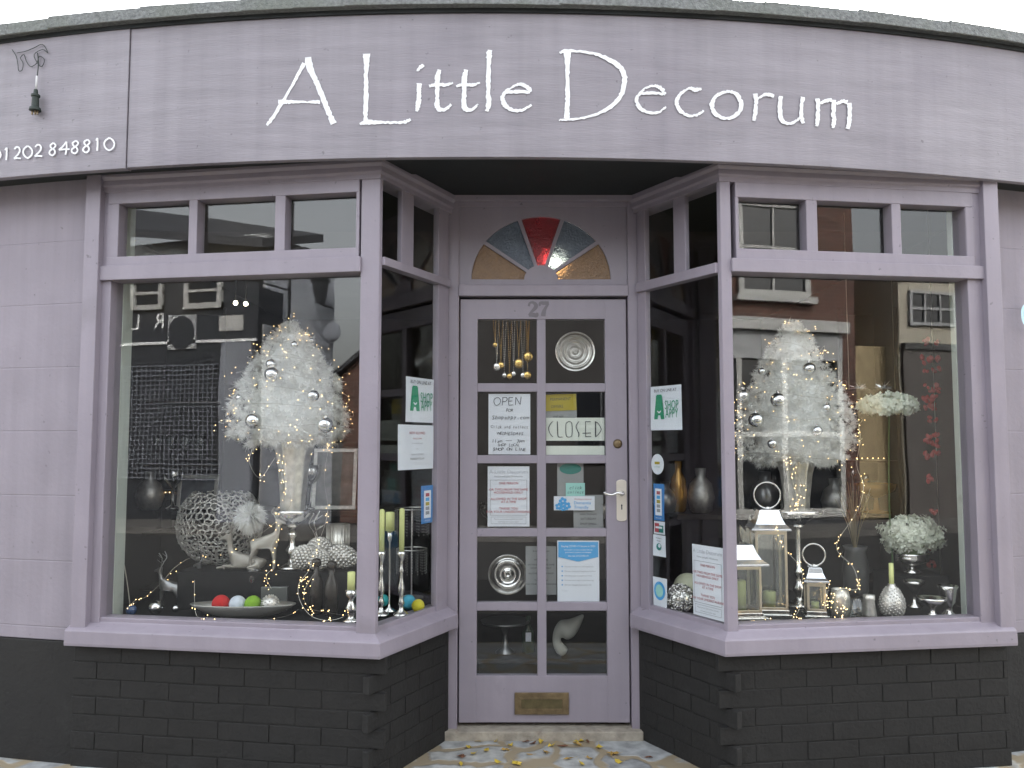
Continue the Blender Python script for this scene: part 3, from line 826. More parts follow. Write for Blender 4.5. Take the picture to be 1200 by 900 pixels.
# handwritten OPEN poster
p = Sheet('handwritten_poster', 'handwritten white OPEN poster in the second row of door panes', 'poster', (572.5, 461.5, 621.5, 532.5), None)
def hand(p, txt, v, size, u=.5, shear=.15, wx=1.0, rot=0, seed=0):
    rnd = random.Random(seed); n = len(txt); W = .58*size*wx; x = u*p.w - n*W/2
    for ch in txt:
        if ch != ' ':
            p.t(ch, (x+W/2)/p.w, v+rnd.uniform(-.006,.006), size*rnd.uniform(.92,1.08), M_ink, shear=shear+rnd.uniform(-.08,.08), wx=wx*.95, rot=rnd.uniform(-.07,.07))
        x += W
def up(p, strokes, x0, y0, w, h, pen):
    for s_ in strokes: p.st([(x0+a*w, y0+b*h) for a, b in s_], pen)
O_ = [[(.5,0),(.1,.2),(0,.6),(.3,1),(.8,.85),(1,.4),(.75,.05),(.4,.02)]]
up(p, O_, .13, .06, .16, .13, .0028)
up(p, [[(.1,0),(.0,1)],[(0,.05),(.7,.0),(.9,.25),(.6,.5),(.1,.52)]], .33, .06, .13, .13, .0028)
up(p, [[(.1,0),(0,.5),(.05,1)],[(.1,.02),(.9,0)],[(.05,.48),(.75,.45)],[(.05,1),(.95,.95)]], .48, .06, .12, .13, .0028)
up(p, [[(.1,1),(.15,0)],[(.15,0),(.85,.95)],[(.85,.95),(1,-.05)]], .63, .055, .15, .13, .0028)
hand(p, 'FOR', .275, .022, seed=1); hand(p, 'Shopappy.com', .385, .026, .52, seed=2, wx=1.0)
hand(p, 'Click and collect', .545, .020, .5, seed=3, wx=.92); hand(p, 'WEDNESDAYS', .655, .021, .52, seed=4, wx=1.05)
hand(p, '11am', .775, .022, .2, seed=5); p.st([(.42,.775),(.56,.77)], .0018); hand(p, '3pm', .775, .022, .76, seed=6)
hand(p, 'SHOP LOCAL', .845, .019, .48, seed=7); hand(p, 'SHOP ON LINE', .915, .021, .5, seed=8, wx=1.1)
p.done()
# shop notice, twice
def notice(label, box, plane):
    p = Sheet('shop_notice', label, 'notice', box, plane, group='printed shop notices')
    w = p.w/.2
    p.t('A Little Decorum', .5, .085, .026*w, M_inklg, wx=1.0); p.t('Home and gifts Wimborne', .5, .165, .0125*w, M_inkg)
    for a, b, c, d in ((.06,.225,.94,.23),(.06,.81,.94,.815),(.06,.225,.068,.815),(.932,.225,.94,.815),(.08,.84,.92,.844),(.08,.95,.92,.954),(.08,.84,.086,.954),(.914,.84,.92,.954)): p.rect(a,b,c,d,M_inkg)
    for s_, v in (('ONE PERSON',.28),('OR TWO FROM THE SAME',.385),('HOUSEHOLD ONLY',.435),('ALLOWED IN THE SHOP',.54),('AT A TIME',.59),('THANK YOU',.70),('FOR YOUR UNDERSTANDING',.755)):
        p.t(s_, .5, v, .0155*w, M_red, wx=1.0)
    p.t('Please use the hand sanitiser provided', .5, .875, .009*w, M_inkg); p.t('and keep two metres apart', .5, .92, .009*w, M_inkg)
    p.done()
notice('white shop notice in red capitals in the third row of door panes', (571.5, 546.5, 620.5, 617), None)
notice('white shop notice in red capitals leaning at the foot of the right bay side pane', (811, 640, 849, 724), RR)
# closed sign in two strips
p = Sheet('closed_sign', 'cream CLOSED sign in thin black letters in a door pane', 'sign', (640, 489.5, 708.5, 516.5), None, M_cream, th=.003)
def cl(pts, x0, x1, y0=.16, y1=.84): 
    p.st([(x0+(x1-x0)*q[0], y0+(y1-y0)*q[1]) + tuple(q[2:]) for q in pts], .0034)
cl([(1,0,.6),(.55,.12,1),(.1,.4,1.2),(.25,.7,1),(.7,.92,1),(1,1,.6)], .035, .12)
cl([(0,0,1.3),(.05,.5,1.4),(.12,.9,1.2),(.3,1,1),(1,1,.7)], .19, .28)
cl([(.5,0),(.08,.12),(0,.4),(0,.7),(.12,.95),(.5,1),(.9,.94),(1,.7),(1,.35),(.9,.08),(.5,0)], .335, .445)
cl([(.9,0,.7),(.4,.15,1),(.1,.35,1.2),(.5,.6,1.3),(.85,.8,1.5),(.7,1,1)], .505, .57)
cl([(0,.0),(0,.5),(0,1)], .675, .77); cl([(0,.02),(1,.02)], .675, .765); cl([(0,.97),(1,.97)], .675, .77); cl([(0,.76),(1,.74)], .62, .765)
cl([(0,0,1.4),(0,.5,1.7),(0,1,1.4)], .845, .95); cl([(0,.02),(.5,.15),(.95,.45),(.9,.6),(.5,.82),(.05,.97)], .845, .945)
p.done()
p = Sheet('blank_card_strip', 'blank cream card strip hanging under the CLOSED sign', 'sign', (640, 522.5, 708.5, 533), None, M_cream, th=.003); p.done()
p = Sheet('yellow_flyer', 'yellow topped grey flyer tucked above the CLOSED sign', 'flyer', (639, 462, 676, 505), None, M_gbk, tilt=-2, back=.012)
p.rect(0,.0,1,.45,M_yel); p.t('PERMANENT', .5, .13, .020, M_ink, wx=.9); p.t('OFFERS', .38, .33, .020, M_ink, wx=.9); p.t('and sale', .4, .6, .016, M_ink, shear=.2); p.done()
p = Sheet('oval_logo_leaflet', 'grey leaflet with a dark green oval in the third row of door panes', 'leaflet', (653, 541, 684, 590), None, M_gbk, back=.014)
p.poly([(.5+.42*math.cos(2*math.pi*i/24), .17+.13*math.sin(2*math.pi*i/24)) for i in range(24)][::-1], M_teal); p.t('PLASTIC', .5, .38, .013, M_inkg); p.t('FREE TOWN', .5, .47, .013, M_inkg); p.done()
p = Sheet('mint_note', 'small mint green note with black handwriting above the blue flower sticker', 'note', (663, 566, 685.5, 581.5), None, M_mint, back=.006)
hand(p, 'click', .35, .022, .5, seed=12, shear=.3); hand(p, 'collect', .68, .02, .5, seed=13, shear=.3); p.done()
p = Sheet('flower_sticker', 'white sticker with blue forget-me-not flowers in the third row of door panes', 'sticker', (649, 581.5, 697, 598), None, M_paper, back=.003)
for cx, cy, r_ in ((.12,.72,.10),(.22,.35,.11),(.32,.68,.11),(.23,.85,.08)):
    for k in range(5):
        a = 2*math.pi*k/5+cx*9; px_, py_ = cx+r_*.55*math.cos(a), cy+r_*1.6*math.sin(a)
        p.poly([(px_+r_*.38*math.cos(2*math.pi*i/8), py_+r_*1.1*math.sin(2*math.pi*i/8)) for i in range(8)][::-1], M_sky, y=-.0018-.0002*k-.00003*cx*10)
p.t('Working to become', .71, .2, .010, M_red); p.t('Dementia', .70, .46, .021, M_sky); p.t('Friendly', .68, .77, .021, M_sky); p.done()
p = Sheet('grey_leaflet', 'grey typed leaflet behind the door glass below the blue flower sticker', 'leaflet', (672, 580, 707, 621), None, M_gbk, back=.02)
p.t('SMALL BUSINESS', .5, .55, .011, M_ink); p.t('SATURDAY', .5, .68, .015, M_ink); p.t('SHOP SMALL', .5, .82, .014, M_ink); p.done()
p = Sheet('safety_poster', 'white safety poster with a bright blue pointed header in the fourth row of door panes', 'poster', (653, 633.5, 702.5, 705), None, M_paper)
p.poly([(.025,.02),(.025,.27),(.5,.345),(.975,.27),(.975,.02)], M_sky)
p.t('Staying COVID-19 Secure in 2020', .5, .09, .0125, M_white, wx=.95); p.t('We confirm we have complied with the', .5, .15, .0085, M_white); p.t("government's guidance on managing", .5, .19, .0085, M_white); p.t('the risk of COVID-19', .5, .25, .011, M_white)
for k in range(5):
    p.rect(.10,.415+.075*k,.13,.435+.075*k,M_sky); p.t(['We have carried out a risk assessment','We have cleaning and hygiene procedures','We help people to work from home','We have taken steps for 2m distancing','We have managed transmission risk'][k], .17, .425+.075*k, .0088, M_inkg, align='L')
p.t('Employer', .18, .82, .008, M_inklg); p.done()
p = Sheet('grey_notice', 'grey printed notice hanging behind the glazing bar beside the blue headed poster', 'notice', (616, 640, 652, 697), None, M_gbk, back=.03)
for s_, v in (('A Little Decorum',.1),('ONE PERSON',.28),('OR TWO FROM THE SAME',.38),('HOUSEHOLD ONLY',.45),('ALLOWED IN THE SHOP',.56),('THANK YOU',.7),('FOR YOUR UNDERSTANDING',.78)): p.t(s_, .5, v, .011, M_ink)
p.done()
def shopapp(label, box, plane):
    p = Sheet('sticker_sign', label, 'sign', box, plane, M_paper, group='white cards with the green letter A')
    w = p.w/.17
    p.t('BUY ON LINE AT', .5, .10, .0155*w, M_ink, wx=1.05)
    p.poly([(.20,.21),(.13,.75),(.24,.75),(.26,.66),(.33,.66),(.35,.75),(.46,.75),(.39,.21)], M_green)
    p.poly([(.22,.19),(.22,.215),(.37,.215),(.37,.19)], M_green, y=-.0021)
    p.st([(.24,.56,.7),(.30,.60,1.2),(.36,.56,.7)], .005*w, M_paper)
    p.t('SHOP', .70, .43, .046*w, M_green, wx=.64); p.t('APPY', .70, .62, .046*w, M_green, wx=.66)
    p.done()
shopapp('white card with a green letter A in the left bay side pane', (476, 443, 509, 495), LR)
shopapp('white card with a green letter A in the right bay side pane', (762, 452, 799, 504), RR)
p = Sheet('red_headed_notice', 'white notice with red heading below the green letter card in the left bay', 'notice', (467, 498, 509, 550), LR)
p.t('NOW ALLOWED', .5, .18, .017, M_red); p.t('two at a time', .5, .30, .013, M_red); p.t('we are wearing masks', .5, .41, .010, M_inkg); p.t('or', .5, .53, .012, M_inkg); p.t('Telephone 01202 848810', .5, .66, .0105, M_inkg); p.t('WEDNESDAY TILL SAT', .5, .76, .0115, M_ink); p.done()
def cards(label, box, plane):
    p = Sheet('card_sticker', label, 'sticker', box, plane, M_blue, group='blue payment card stickers')
    p.rect(.2,.13,.8,.86,M_paper)
    for k, m_ in enumerate((M_red, M_sky, M_yel, M_inkg, M_inkg)): p.rect(.34,.2+.12*k,.66,.29+.12*k,m_, y=-.0022)
    p.t('WE ACCEPT', .5, .93, .008, M_paper); p.done()
cards('blue edged payment card sticker below the red headed notice', (494, 569, 507, 613), LR)
cards('blue edged payment card sticker in the right bay side pane', (765.5, 567, 778.5, 610), RR)
p = Sheet('round_sticker', 'round white sticker low under the green letter card in the right bay', 'sticker', (763, 532, 778, 556), RR, M_paper, round_=True); p.rect(.3,.38,.7,.5,M_yel); p.t('Love local', .5, .62, .009, M_green); p.done()
p = Sheet('red_teal_sticker', 'small white sticker with red and teal squares in the right bay side pane', 'sticker', (766, 611, 779, 626), RR); p.rect(.12,.15,.52,.85,M_red); p.rect(.5,.3,.9,.85,M_teal,y=-.002); p.rect(.2,.4,.8,.55,M_paper,y=-.0024); p.done()
p = Sheet('tree_logo_sticker', 'white square sticker with a green swirl in the right bay side pane', 'sticker', (765, 627, 780, 652), RR); p.t('Wimborne', .5, .14, .009, M_ink); p.t('Minster', .5, .27, .009, M_ink); p.poly([(.5+.2*math.cos(2*math.pi*i/16), .55+.17*math.sin(2*math.pi*i/16)) for i in range(16)][::-1], M_teal); p.poly([(.55+.1*math.cos(2*math.pi*i/16), .5+.09*math.sin(2*math.pi*i/16)) for i in range(16)][::-1], M_paper, y=-.0024); p.done()
p = Sheet('blue_ring_sticker', 'pale sticker with a blue ring lowest in the right bay side pane', 'sticker', (765, 677, 781.5, 711), RR, M_paper)
p.poly([(.5+.4*math.cos(2*math.pi*i/24), .45+.32*math.sin(2*math.pi*i/24)) for i in range(24)][::-1], M_sky); p.poly([(.5+.27*math.cos(2*math.pi*i/24), .45+.22*math.sin(2*math.pi*i/24)) for i in range(24)][::-1], M_mint, y=-.0024); p.done()
# letter on the right hand wall (only its edge is in view)
q = at(1202, 370, fy(2.28)-WO-.012); rt = empty('round_wall_sign', q, 'pale blue painted round letter at the right edge of the wall', 'sign')
mb = MB(); mb.stroke([(.06,.055),(.02,.06),(-.012,.035),(-.018,0),(-.008,-.035),(.02,-.05),(.06,-.045)], .016, 0); o = mb.build('letter', mat('pale_blue_paint', (.5,.75,.85), .5), rt)
rt.rotation_euler = (0,0,math.atan(2*FK*(2.28-FX)))

# ------------------------------------------------------------------ cable and plug on the fascia
pc = on_fascia(42, 100, .03)
plug = empty('outdoor_plug', pc, 'dark green outdoor plug hanging on its cable against the fascia', 'plug')
def fp(x, y, o=.012): return on_fascia(x, y, o) - pc
mb = MB(); mb.tube(smooth_pts([fp(44,62,.01), fp(45,75,.02), fp(43.5,90,.03)], 4), .0022, 6)
mb.tube(smooth_pts([fp(x_, y_, .012) for x_, y_ in ((14,58),(19,66),(21,76),(22,83),(26,82),(27,74),(24,68),(28,64),(31,72),(36,78),(43,74),(46,66),(52,70),(49,78),(44,74),(40,64),(50,58),(56,62),(50,52),(40,56),(30,60),(20,62))], 4), .0016, 5)
mb.build('cable', M_cable, plug, smooth=True)
mb = MB(); mb.tube([fp(43.3,89,.03), fp(42.3,105,.031)], .0042, 8); mb.build('white_sleeve', M_cabw, plug, smooth=True)
mb = MB(); b0 = fp(41.5,118,.032)
mb.lathe([(.006,.05),(.008,.048),(.010,.03),(.018,.026),(.018,.018),(.014,.014),(.015,-.028),(.022,-.032),(.024,-.044),(.016,-.045),(0,-.045)][::-1], b0, 14)
mb.build('plug_body', M_cable, plug, smooth=False)
mb = MB()
for dx_ in (-.011, .002, .012): mb.box(b0.x+dx_-.0025, b0.x+dx_+.0025, b0.y-.004, b0.y+.002, b0.z-.062, b0.z-.043)
mb.build('pin', M_brass, plug)

# ------------------------------------------------------------------ window display
FL = DECK
def base(px, py, z=FL): return at_z(px, py, z)
NF = [0]
def lath(root, name, prof, m, n=24, smooth=True):
    mb = MB(); mb.lathe(prof, (0,0,0), n); return mb.build(name, m, root, smooth=smooth)

def feather_tree(root, prof, m=M_feather, n=2300, barbs=42, seed=1, droop=.5):
    rnd = random.Random(seed); mb = MB()
    zs = [p[1] for p in prof]; z0, z1 = min(zs), max(zs)
    def rad(z):
        for (ra, za), (rb_, zb_) in zip(prof, prof[1:]):
            if min(za, zb_) <= z <= max(za, zb_):
                t = (z-za)/(zb_-za) if zb_ != za else 0; return ra+(rb_-ra)*t
        return .02
    V = []; Fc_ = []
    for i in range(n):
        while True:
            z = rnd.uniform(z0, z1)
            if rnd.random() < (rad(z)/.31)**.9+.08: break
        r = rad(z); a = rnd.uniform(0, 2*math.pi); k = rnd.random()**.42
        c = Vector((r*k*math.cos(a)*.93, r*k*math.sin(a)*.93, z))
        ax = Vector((math.cos(a), math.sin(a), rnd.uniform(-.9,.35))).normalized()
        L = rnd.uniform(.018,.042)*(0.6+.4*min(1, r/.2))
        for b in range(barbs):
            d = (ax*rnd.uniform(.2,1) + Vector((rnd.gauss(0,.6), rnd.gauss(0,.6), rnd.gauss(0,.6)))).normalized()
            l = L*rnd.uniform(.5,1.05)
            s = d.orthogonal().normalized(); s = (Matrix.Rotation(rnd.uniform(0,6.28), 3, d) @ s)*rnd.uniform(.0005,.0012)
            q = len(V); g = Vector((0,0,-l*l*droop*4))
            m1 = c+d*l*.5+g*.3; e = c+d*l+g
            V += [c-s*.6, c+s*.6, m1+s, m1-s, e]; Fc_ += [(q,q+1,q+2,q+3),(q+3,q+2,q+4)]
    mb.add(V, Fc_); cr = mb.build('feather_crown', m, root)
    fl = MB(); N1, N2 = 64, 56; vs = []; fs = []
    for i in range(N2+1):
        z = z0+.012+(z1-z0-.02)*i/N2
        for j in range(N1):
            a = 2*math.pi*j/N1; r = rad(z)*.60; q = Vector((math.cos(a)*r, math.sin(a)*r, z))
            nn = noise.noise(q*22+Vector((seed*7,0,0)))+.6*noise.noise(q*55); r *= 1+.09*nn
            r *= .35 if i in (0, N2) else 1
            vs.append((r*.93*math.cos(a), r*.93*math.sin(a), z))
    for i in range(N2):
        for j in range(N1): fs.append((i*N1+j, i*N1+(j+1) % N1, (i+1)*N1+(j+1) % N1, (i+1)*N1+j))
    fl.add(vs, fs); fl.build('down_core', M_fluff, root, smooth=True)
    return cr

def bauble(px, py, rpx, Y, label, m=M_bauble):
    c = at(px, py, Y); r = wd(rpx*1.12, Y)
    o = empty('bauble', c, label, 'bauble', 'silver baubles on the feather trees')
    mb = MB(); mb.ball((0,0,0), r, 18, 12); mb.build('glass_ball', m, o, smooth=True)
    mb = MB(); mb.lathe([(r*.25,r*.93),(r*.25,r*1.2),(0,r*1.2)], (0,0,0), 10); mb.build('cap', M_silver, o)
    return o

_bulb_me = None
def light_string(name, label, pts, nb, seed=1, group='strings of tiny warm lights', wire=.0007, jit=.012, clump=False):
    global _bulb_me
    rnd = random.Random(seed); P3 = smooth_pts([Vector(p) for p in pts], 6)
    root = empty(name, P3[0], label, 'string lights', group)
    mb = MB(); mb.tube([p-P3[0] for p in P3], wire, 3); mb.build('wire', M_wire, root)
    if _bulb_me is None:
        b = MB(); b.ball((0,0,0), .0018, 6, 4); t = b.build('bulb', M_bulb); _bulb_me = t.data; bpy.data.objects.remove(t)
    rest = MB()
    for i in range(nb):
        f = rnd.random()*(len(P3)-1); a = int(f); p = P3[a].lerp(P3[min(a+1,len(P3)-1)], f-a) - P3[0]
        p = p + Vector((rnd.gauss(0,jit), rnd.gauss(0,jit*.5), rnd.gauss(0,jit)))
        if i < 100:
            o = bpy.data.objects.new('bulb', _bulb_me); COL.objects.link(o); o.parent = root; o.location = p
        else: rest.ball(p, .0018, 6, 4)
    if rest.v: tag(rest.build('bulbs', M_bulb, root), kind='stuff')
    return root

# ---- left feather tree
YT = 3.95; TC = at(338, 500, YT)
def tree_at(px_c, Y, rows, label, seed):
    z0 = at(px_c, rows[0][1], Y); root = empty('feather_tree', Vector((z0.x, Y, z0.z)), label, 'feather tree', 'white feather trees')
    prof = [(wd(r, Y), at(px_c, y, Y).z - z0.z) for r, y in rows]
    feather_tree(root, prof, seed=seed)
    mb = MB(); mb.tube([(0,0,-.10),(0,0,prof[-1][1]*.9)], .006, 6); mb.build('stem', M_silverr, root)
    return root
left_rows = [(52,522),(72,508),(75,492),(70,470),(62,450),(52,430),(38,412),(27,398),(16,385),(5,377)]
tree_at(338, YT, left_rows, 'white feather tree in the left window, on a mirrored trumpet vase', 1)
right_rows = [(44,545),(66,533),(70,515),(70,492),(62,468),(52,448),(40,428),(30,408),(20,393),(7,377)]
tree_at(932, YT, right_rows, 'white feather tree in the right window, its lights trailing to the right', 2)
def onT(px, py, rows, cx, push=.0):
    r = 5
    for (ra, ya), (rb_, yb_) in zip(rows, rows[1:]):
        if min(ya,yb_) <= py <= max(ya,yb_): r = ra+(rb_-ra)*(py-ya)/(yb_-ya)
    dx_ = min(abs(px-cx), r*.98)
    return YT - wd(math.sqrt(max(r*r-dx_*dx_, 0)), YT)*.97 - push
LB = [(319,439,8.5,'large silver bauble upper left on the left feather tree'),(318,427,6,'silver bauble tucked just above the large upper left one'),(297,493,8.5,'bright silver bauble lower left on the left feather tree'),(381,498,8.5,'silver bauble lower right on the left feather tree'),(367,464,6.5,'half hidden silver bauble at the right of the left feather tree'),(345,404,4,'small silver bauble near the top of the left feather tree'),(365,399,3.2,'tiny silver bauble top right on the left feather tree'),(280,466,3.5,'tiny silver bauble at the left edge of the left feather tree')]
for x_, y_, r_, l_ in LB: bauble(x_, y_, r_, onT(x_, y_, left_rows, 338, .005), l_)
RB = [(912,469,8.2,'dark centred silver bauble at the middle left of the right feather tree'),(886,492,8,'silver bauble lower left on the right feather tree'),(948,432,7,'silver bauble upper right on the right feather tree'),(871,464,7.5,'silver bauble at the left edge of the right feather tree'),(957,505,6,'bright silver bauble low on the right feather tree'),(893,435,4,'small silver bauble upper left on the right feather tree'),(905,520,5,'pale silver bauble at the bottom of the right feather tree'),(968,478,5,'half hidden silver bauble at the right of the right feather tree')]
for x_, y_, r_, l_ in RB: bauble(x_, y_, r_, onT(x_, y_, right_rows, 932, .005), l_)
# trumpet vases on bowls on baluster stands
def vase_stand(px, label_v, label_s, y_v0, y_v1, y_b1, y_base, zb, seed, bwp=21):
    Y = YT; zb_ = zb; top = at(px, y_v1, Y)
    c = Vector((top.x, Y, zb_))
    H = ht(y_v1, y_base, Y); H = at(px, y_v1, Y).z - zb_
    s = empty('pedestal_stand', c, label_s, 'stand', 'silver pedestal stands under the trumpet vases')
    bw = wd(bwp, Y)
    lath(s, 'stem', [(.062,0),(.064,.008),(.05,.016),(.018,.03),(.014,.05),(.026,.07),(.030,.09),(.016,.11),(.012,.14),(.022,.155),(.022,.165),(.012,.18),(.014,H-.10),(.02,H-.085),(.03,H-.075)], M_silver)
    lath(s, 'bowl', [(.012,H-.078),(.045,H-.066),(.07,H-.045),(bw,H-.018),(bw+.003,H-.004),(bw-.004,H),(bw-.008,H-.012),(.02,H-.05)], M_silver)
    v = empty('trumpet_vase', c+Vector((0,0,H-.045)), label_v, 'vase', 'tall trumpet vases')
    hh = at(px, y_v0, Y).z - (zb_+H-.045)
    fl_ = MB(); prof = [(.050,0),(.056,.01),(.060,hh*.3),(.074,hh*.7),(.098,hh*.97),(.104,hh),(.10,hh-.004),(.07,hh*.7),(.055,hh*.3),(.0,.02)]
    n = 40; vs = []; fs = []; k = len(prof)
    for i in range(n):
        a = 2*math.pi*i/n; rr = 1+.045*math.cos(a*10)
        for r, z in prof: vs.append((r*rr*math.cos(a), r*rr*math.sin(a), z))
    for i in range(n):
        j = (i+1) % n
        for q in range(k-1): fs.append((i*k+q, j*k+q, j*k+q+1, i*k+q+1))
    fl_.add(vs, fs); fl_.build('body', M_mglass, v, smooth=True)
M_mglass = mat('mercury_glass', (.66,.64,.58), .3, metal=.75, var=.25, vscale=25)
RISER = .776
vase_stand(343, 'tall fluted mirrored vase under the left feather tree', 'silver baluster pedestal with a bowl under the left trumpet vase', 514, 597, 612, 668, RISER, 1)
vase_stand(934, 'tall fluted mirrored vase under the right feather tree', 'silver baluster pedestal with a bowl under the right trumpet vase', 532, 597, 612, 700, FL+.0, 2, 28)
# risers
def riser(x0, x1, y0, y1, z, label):
    o = empty('display_riser', ((x0+x1)/2, y0, FL), label, 'riser', 'low black risers')
    mb = MB(); mb.box(x0, x1, y0, y1, FL+.001, z); t = mb.build('box', M_deck, None, bevel=.003); t.parent = o; t.matrix_parent_inverse = Matrix.Translation(-o.location)
riser(at(208,668,3.86).x, at(422,668,3.86).x, 3.86, 4.28, RISER-.001, 'low black riser under the deer and pinecones in the left window')
riser(at(1046,668,3.98).x, at(1112,668,3.98).x, 3.98, 4.20, .735, 'low black riser under the flower bowl in the right window')
# ---- lattice bowl
def lattice():
    Y = 4.15; c = at(258, 617, Y); r = wd(47.5, Y); cz = Vector((c.x, Y, RISER+r*.93))
    root = empty('lattice_bowl', (c.x, Y, RISER), 'round silver coral lattice bowl behind the reclining deer', 'bowl')
    import bmesh
    bm = bmesh.new(); bmesh.ops.create_icosphere(bm, subdivisions=4, radius=r)
    rnd = random.Random(5)
    # merge random neighbouring vertices so the cells come out uneven
    bm.verts.ensure_lookup_table()
    for v in bm.verts:
        v.co = (v.co + Vector((rnd.gauss(0,1), rnd.gauss(0,1), rnd.gauss(0,1)))*r*.034).normalized()*r
    cen = {f: (f.calc_center_median()).normalized()*r for f in bm.faces}
    mb = MB()
    for e in bm.edges:
        if len(e.link_faces) == 2 and rnd.random() > .22:
            a, b = cen[e.link_faces[0]], cen[e.link_faces[1]]
            if max(a.z, b.z) > r*.78: continue
            if (a-b).length < 1e-4: continue
            mid = (a+b)*.5 + Vector((rnd.gauss(0,1), rnd.gauss(0,1), rnd.gauss(0,1)))*r*.012
            off = cz-Vector(root.location)
            mb.tube([a+off, mid+off, b+off], [.0046,.0036,.0046], 5)
    bm.free(); mb.build('lattice', M_silverr, root, smooth=True)
lattice()
# ---- white feather puff in front of the lattice
def puff(px, py, rpx, Y, label, zrest=None, m=M_feather, n=900, sx=1):
    c = at(px, py, Y); r = wd(rpx, Y); o = empty('feather_puff', c, label, 'ornament')
    rnd = random.Random(9); mb = MB(); V = []; Fs = []
    for i in range(n):
        d = Vector((rnd.gauss(0,1)*sx, rnd.gauss(0,1), rnd.gauss(0,1))).normalized(); l = r*rnd.uniform(.75,1.1)
        s = d.orthogonal().normalized()*.0022; s = Matrix.Rotation(rnd.uniform(0,6), 3, d) @ s; q = len(V)
        V += [d*l*.2-s, d*l*.2+s, d*l*.8+s*1.6, d*l*.8-s*1.6, d*l+Vector((0,0,-.01))]; Fs += [(q,q+1,q+2,q+3),(q+3,q+2,q+4)]
    mb.add(V, Fs); mb.build('feathers', m, o); return o
puff(293, 606, 20, 3.92, 'round cream feather ball in front of the silver lattice bowl')
# ---- figurines of deer, grown from a skeleton
def skin_fig(name, J, E, Rr, m, root, sub=2):
    me = bpy.data.meshes.new(name); me.from_pydata(J, E, []); me.update()
    o = bpy.data.objects.new(name, me); COL.objects.link(o); me.materials.append(m); o.parent = root
    sk = o.modifiers.new('skin', 'SKIN'); sk.use_smooth_shade = True
    for i, r in enumerate(Rr):
        v = me.skin_vertices[0].data[i]; v.radius = (r, r)
    me.skin_vertices[0].data[0].use_root = True
    sb = o.modifiers.new('sub', 'SUBSURF'); sb.levels = sub; sb.render_levels = sub
    return o
def antlers(root, base, s, m, dirx=-1, spread=.35, h=1.0):
    mb = MB()
    for sy in (-1, 1):
        b = Vector(base)
        p = [b, b+Vector((-.05*dirx*s, sy*.08*s, .16*s*h)), b+Vector((-.10*dirx*s, sy*.16*s, .30*s*h)), b+Vector((-.02*dirx*s, sy*.2*s, .46*s*h))]
        mb.tube(smooth_pts(p, 4), .014*s, 5)
        mb.tube([p[1], p[1]+Vector((.12*dirx*s, sy*.03*s, .10*s*h))], [.012*s,.005*s], 5)
        mb.tube([p[2], p[2]+Vector((.13*dirx*s, 0, .10*s*h))], [.011*s,.005*s], 5)
    mb.build('antlers', m, root, smooth=True)
def deer_lying(loc, s, label, m, d=-1):
    r = empty('deer_figurine', loc, label, 'figurine', 'deer figurines')
    J = [(0,0,.20),(-.28*-d,0,.22),(.25*-d*-1,0,.24)]
    # x measured towards the head
    X_ = lambda x, y, z: (x*d*s, y*s, z*s)
    J = [X_(0,0,.17), X_(-.26,0,.18), X_(.24,0,.20), X_(.34,0,.34), X_(.36,0,.52), X_(.38,0,.66), X_(.50,0,.64), X_(.58,0,.61),
         X_(.30,.07,.08), X_(.52,.08,.05), X_(.66,.08,.03), X_(.28,-.07,.08), X_(.48,-.09,.10), X_(.42,-.10,.03),
         X_(-.22,.10,.10), X_(-.02,.13,.06), X_(-.18,.14,.03), X_(-.22,-.10,.10), X_(-.02,-.13,.06), X_(-.18,-.14,.03), X_(-.38,0,.20),
         X_(.34,.07,.72), X_(.34,-.07,.72)]
    E = [(0,1),(0,2),(2,3),(3,4),(4,5),(5,6),(6,7),(2,8),(8,9),(9,10),(2,11),(11,12),(12,13),(1,14),(14,15),(15,16),(1,17),(17,18),(18,19),(1,20),(5,21),(5,22)]
    Rr = [x*s for x in [.13,.12,.12,.075,.055,.06,.042,.028,.05,.028,.022,.05,.03,.02,.08,.035,.022,.08,.035,.022,.02,.018,.018]]
    skin_fig('body', J, E, Rr, m, r); antlers(r, X_(.36,0,.70), s, m, d); return r
def deer_standing(loc, s, label, m, d=1, dark=False, anth=1.0):
    r = empty('deer_figurine', loc, label, 'figurine', 'deer figurines')
    X_ = lambda x, y, z: (x*d*s, y*s, z*s)
    J = [X_(0,0,.62), X_(-.22,0,.62), X_(.18,0,.63), X_(.25,0,.80), X_(.28,0,.98), X_(.29,0,1.08), X_(.38,0,1.06), X_(.45,0,1.03),
         X_(.18,.07,.42), X_(.20,.07,.22), X_(.19,.07,.02), X_(.20,-.07,.42), X_(.22,-.07,.22), X_(.21,-.07,.02),
         X_(-.20,.08,.46), X_(-.29,.08,.24), X_(-.24,.08,.02), X_(-.22,-.08,.46), X_(-.31,-.08,.24), X_(-.26,-.08,.02), X_(-.33,0,.66), X_(.24,.06,1.14), X_(.24,-.06,1.14)]
    E = [(0,1),(0,2),(2,3),(3,4),(4,5),(5,6),(6,7),(2,8),(8,9),(9,10),(2,11),(11,12),(12,13),(1,14),(14,15),(15,16),(1,17),(17,18),(18,19),(1,20),(5,21),(5,22)]
    Rr = [x*s for x in [.12,.12,.12,.07,.05,.055,.04,.026,.05,.026,.02,.05,.026,.02,.07,.03,.02,.07,.03,.02,.02,.016,.016]]
    skin_fig('body', J, E, Rr, m, r); antlers(r, X_(.27,0,1.12), s, m, d, h=anth); return r
M_deer = mat('champagne_glaze', (.34,.32,.28), .35, metal=.3, var=.15, vscale=15)
b = base(283, 669, RISER); deer_lying((at(305,0,3.90).x, 3.90, RISER), wd(58, 3.90), 'reclining pale silver deer figurine on the left riser', M_deer, -1)
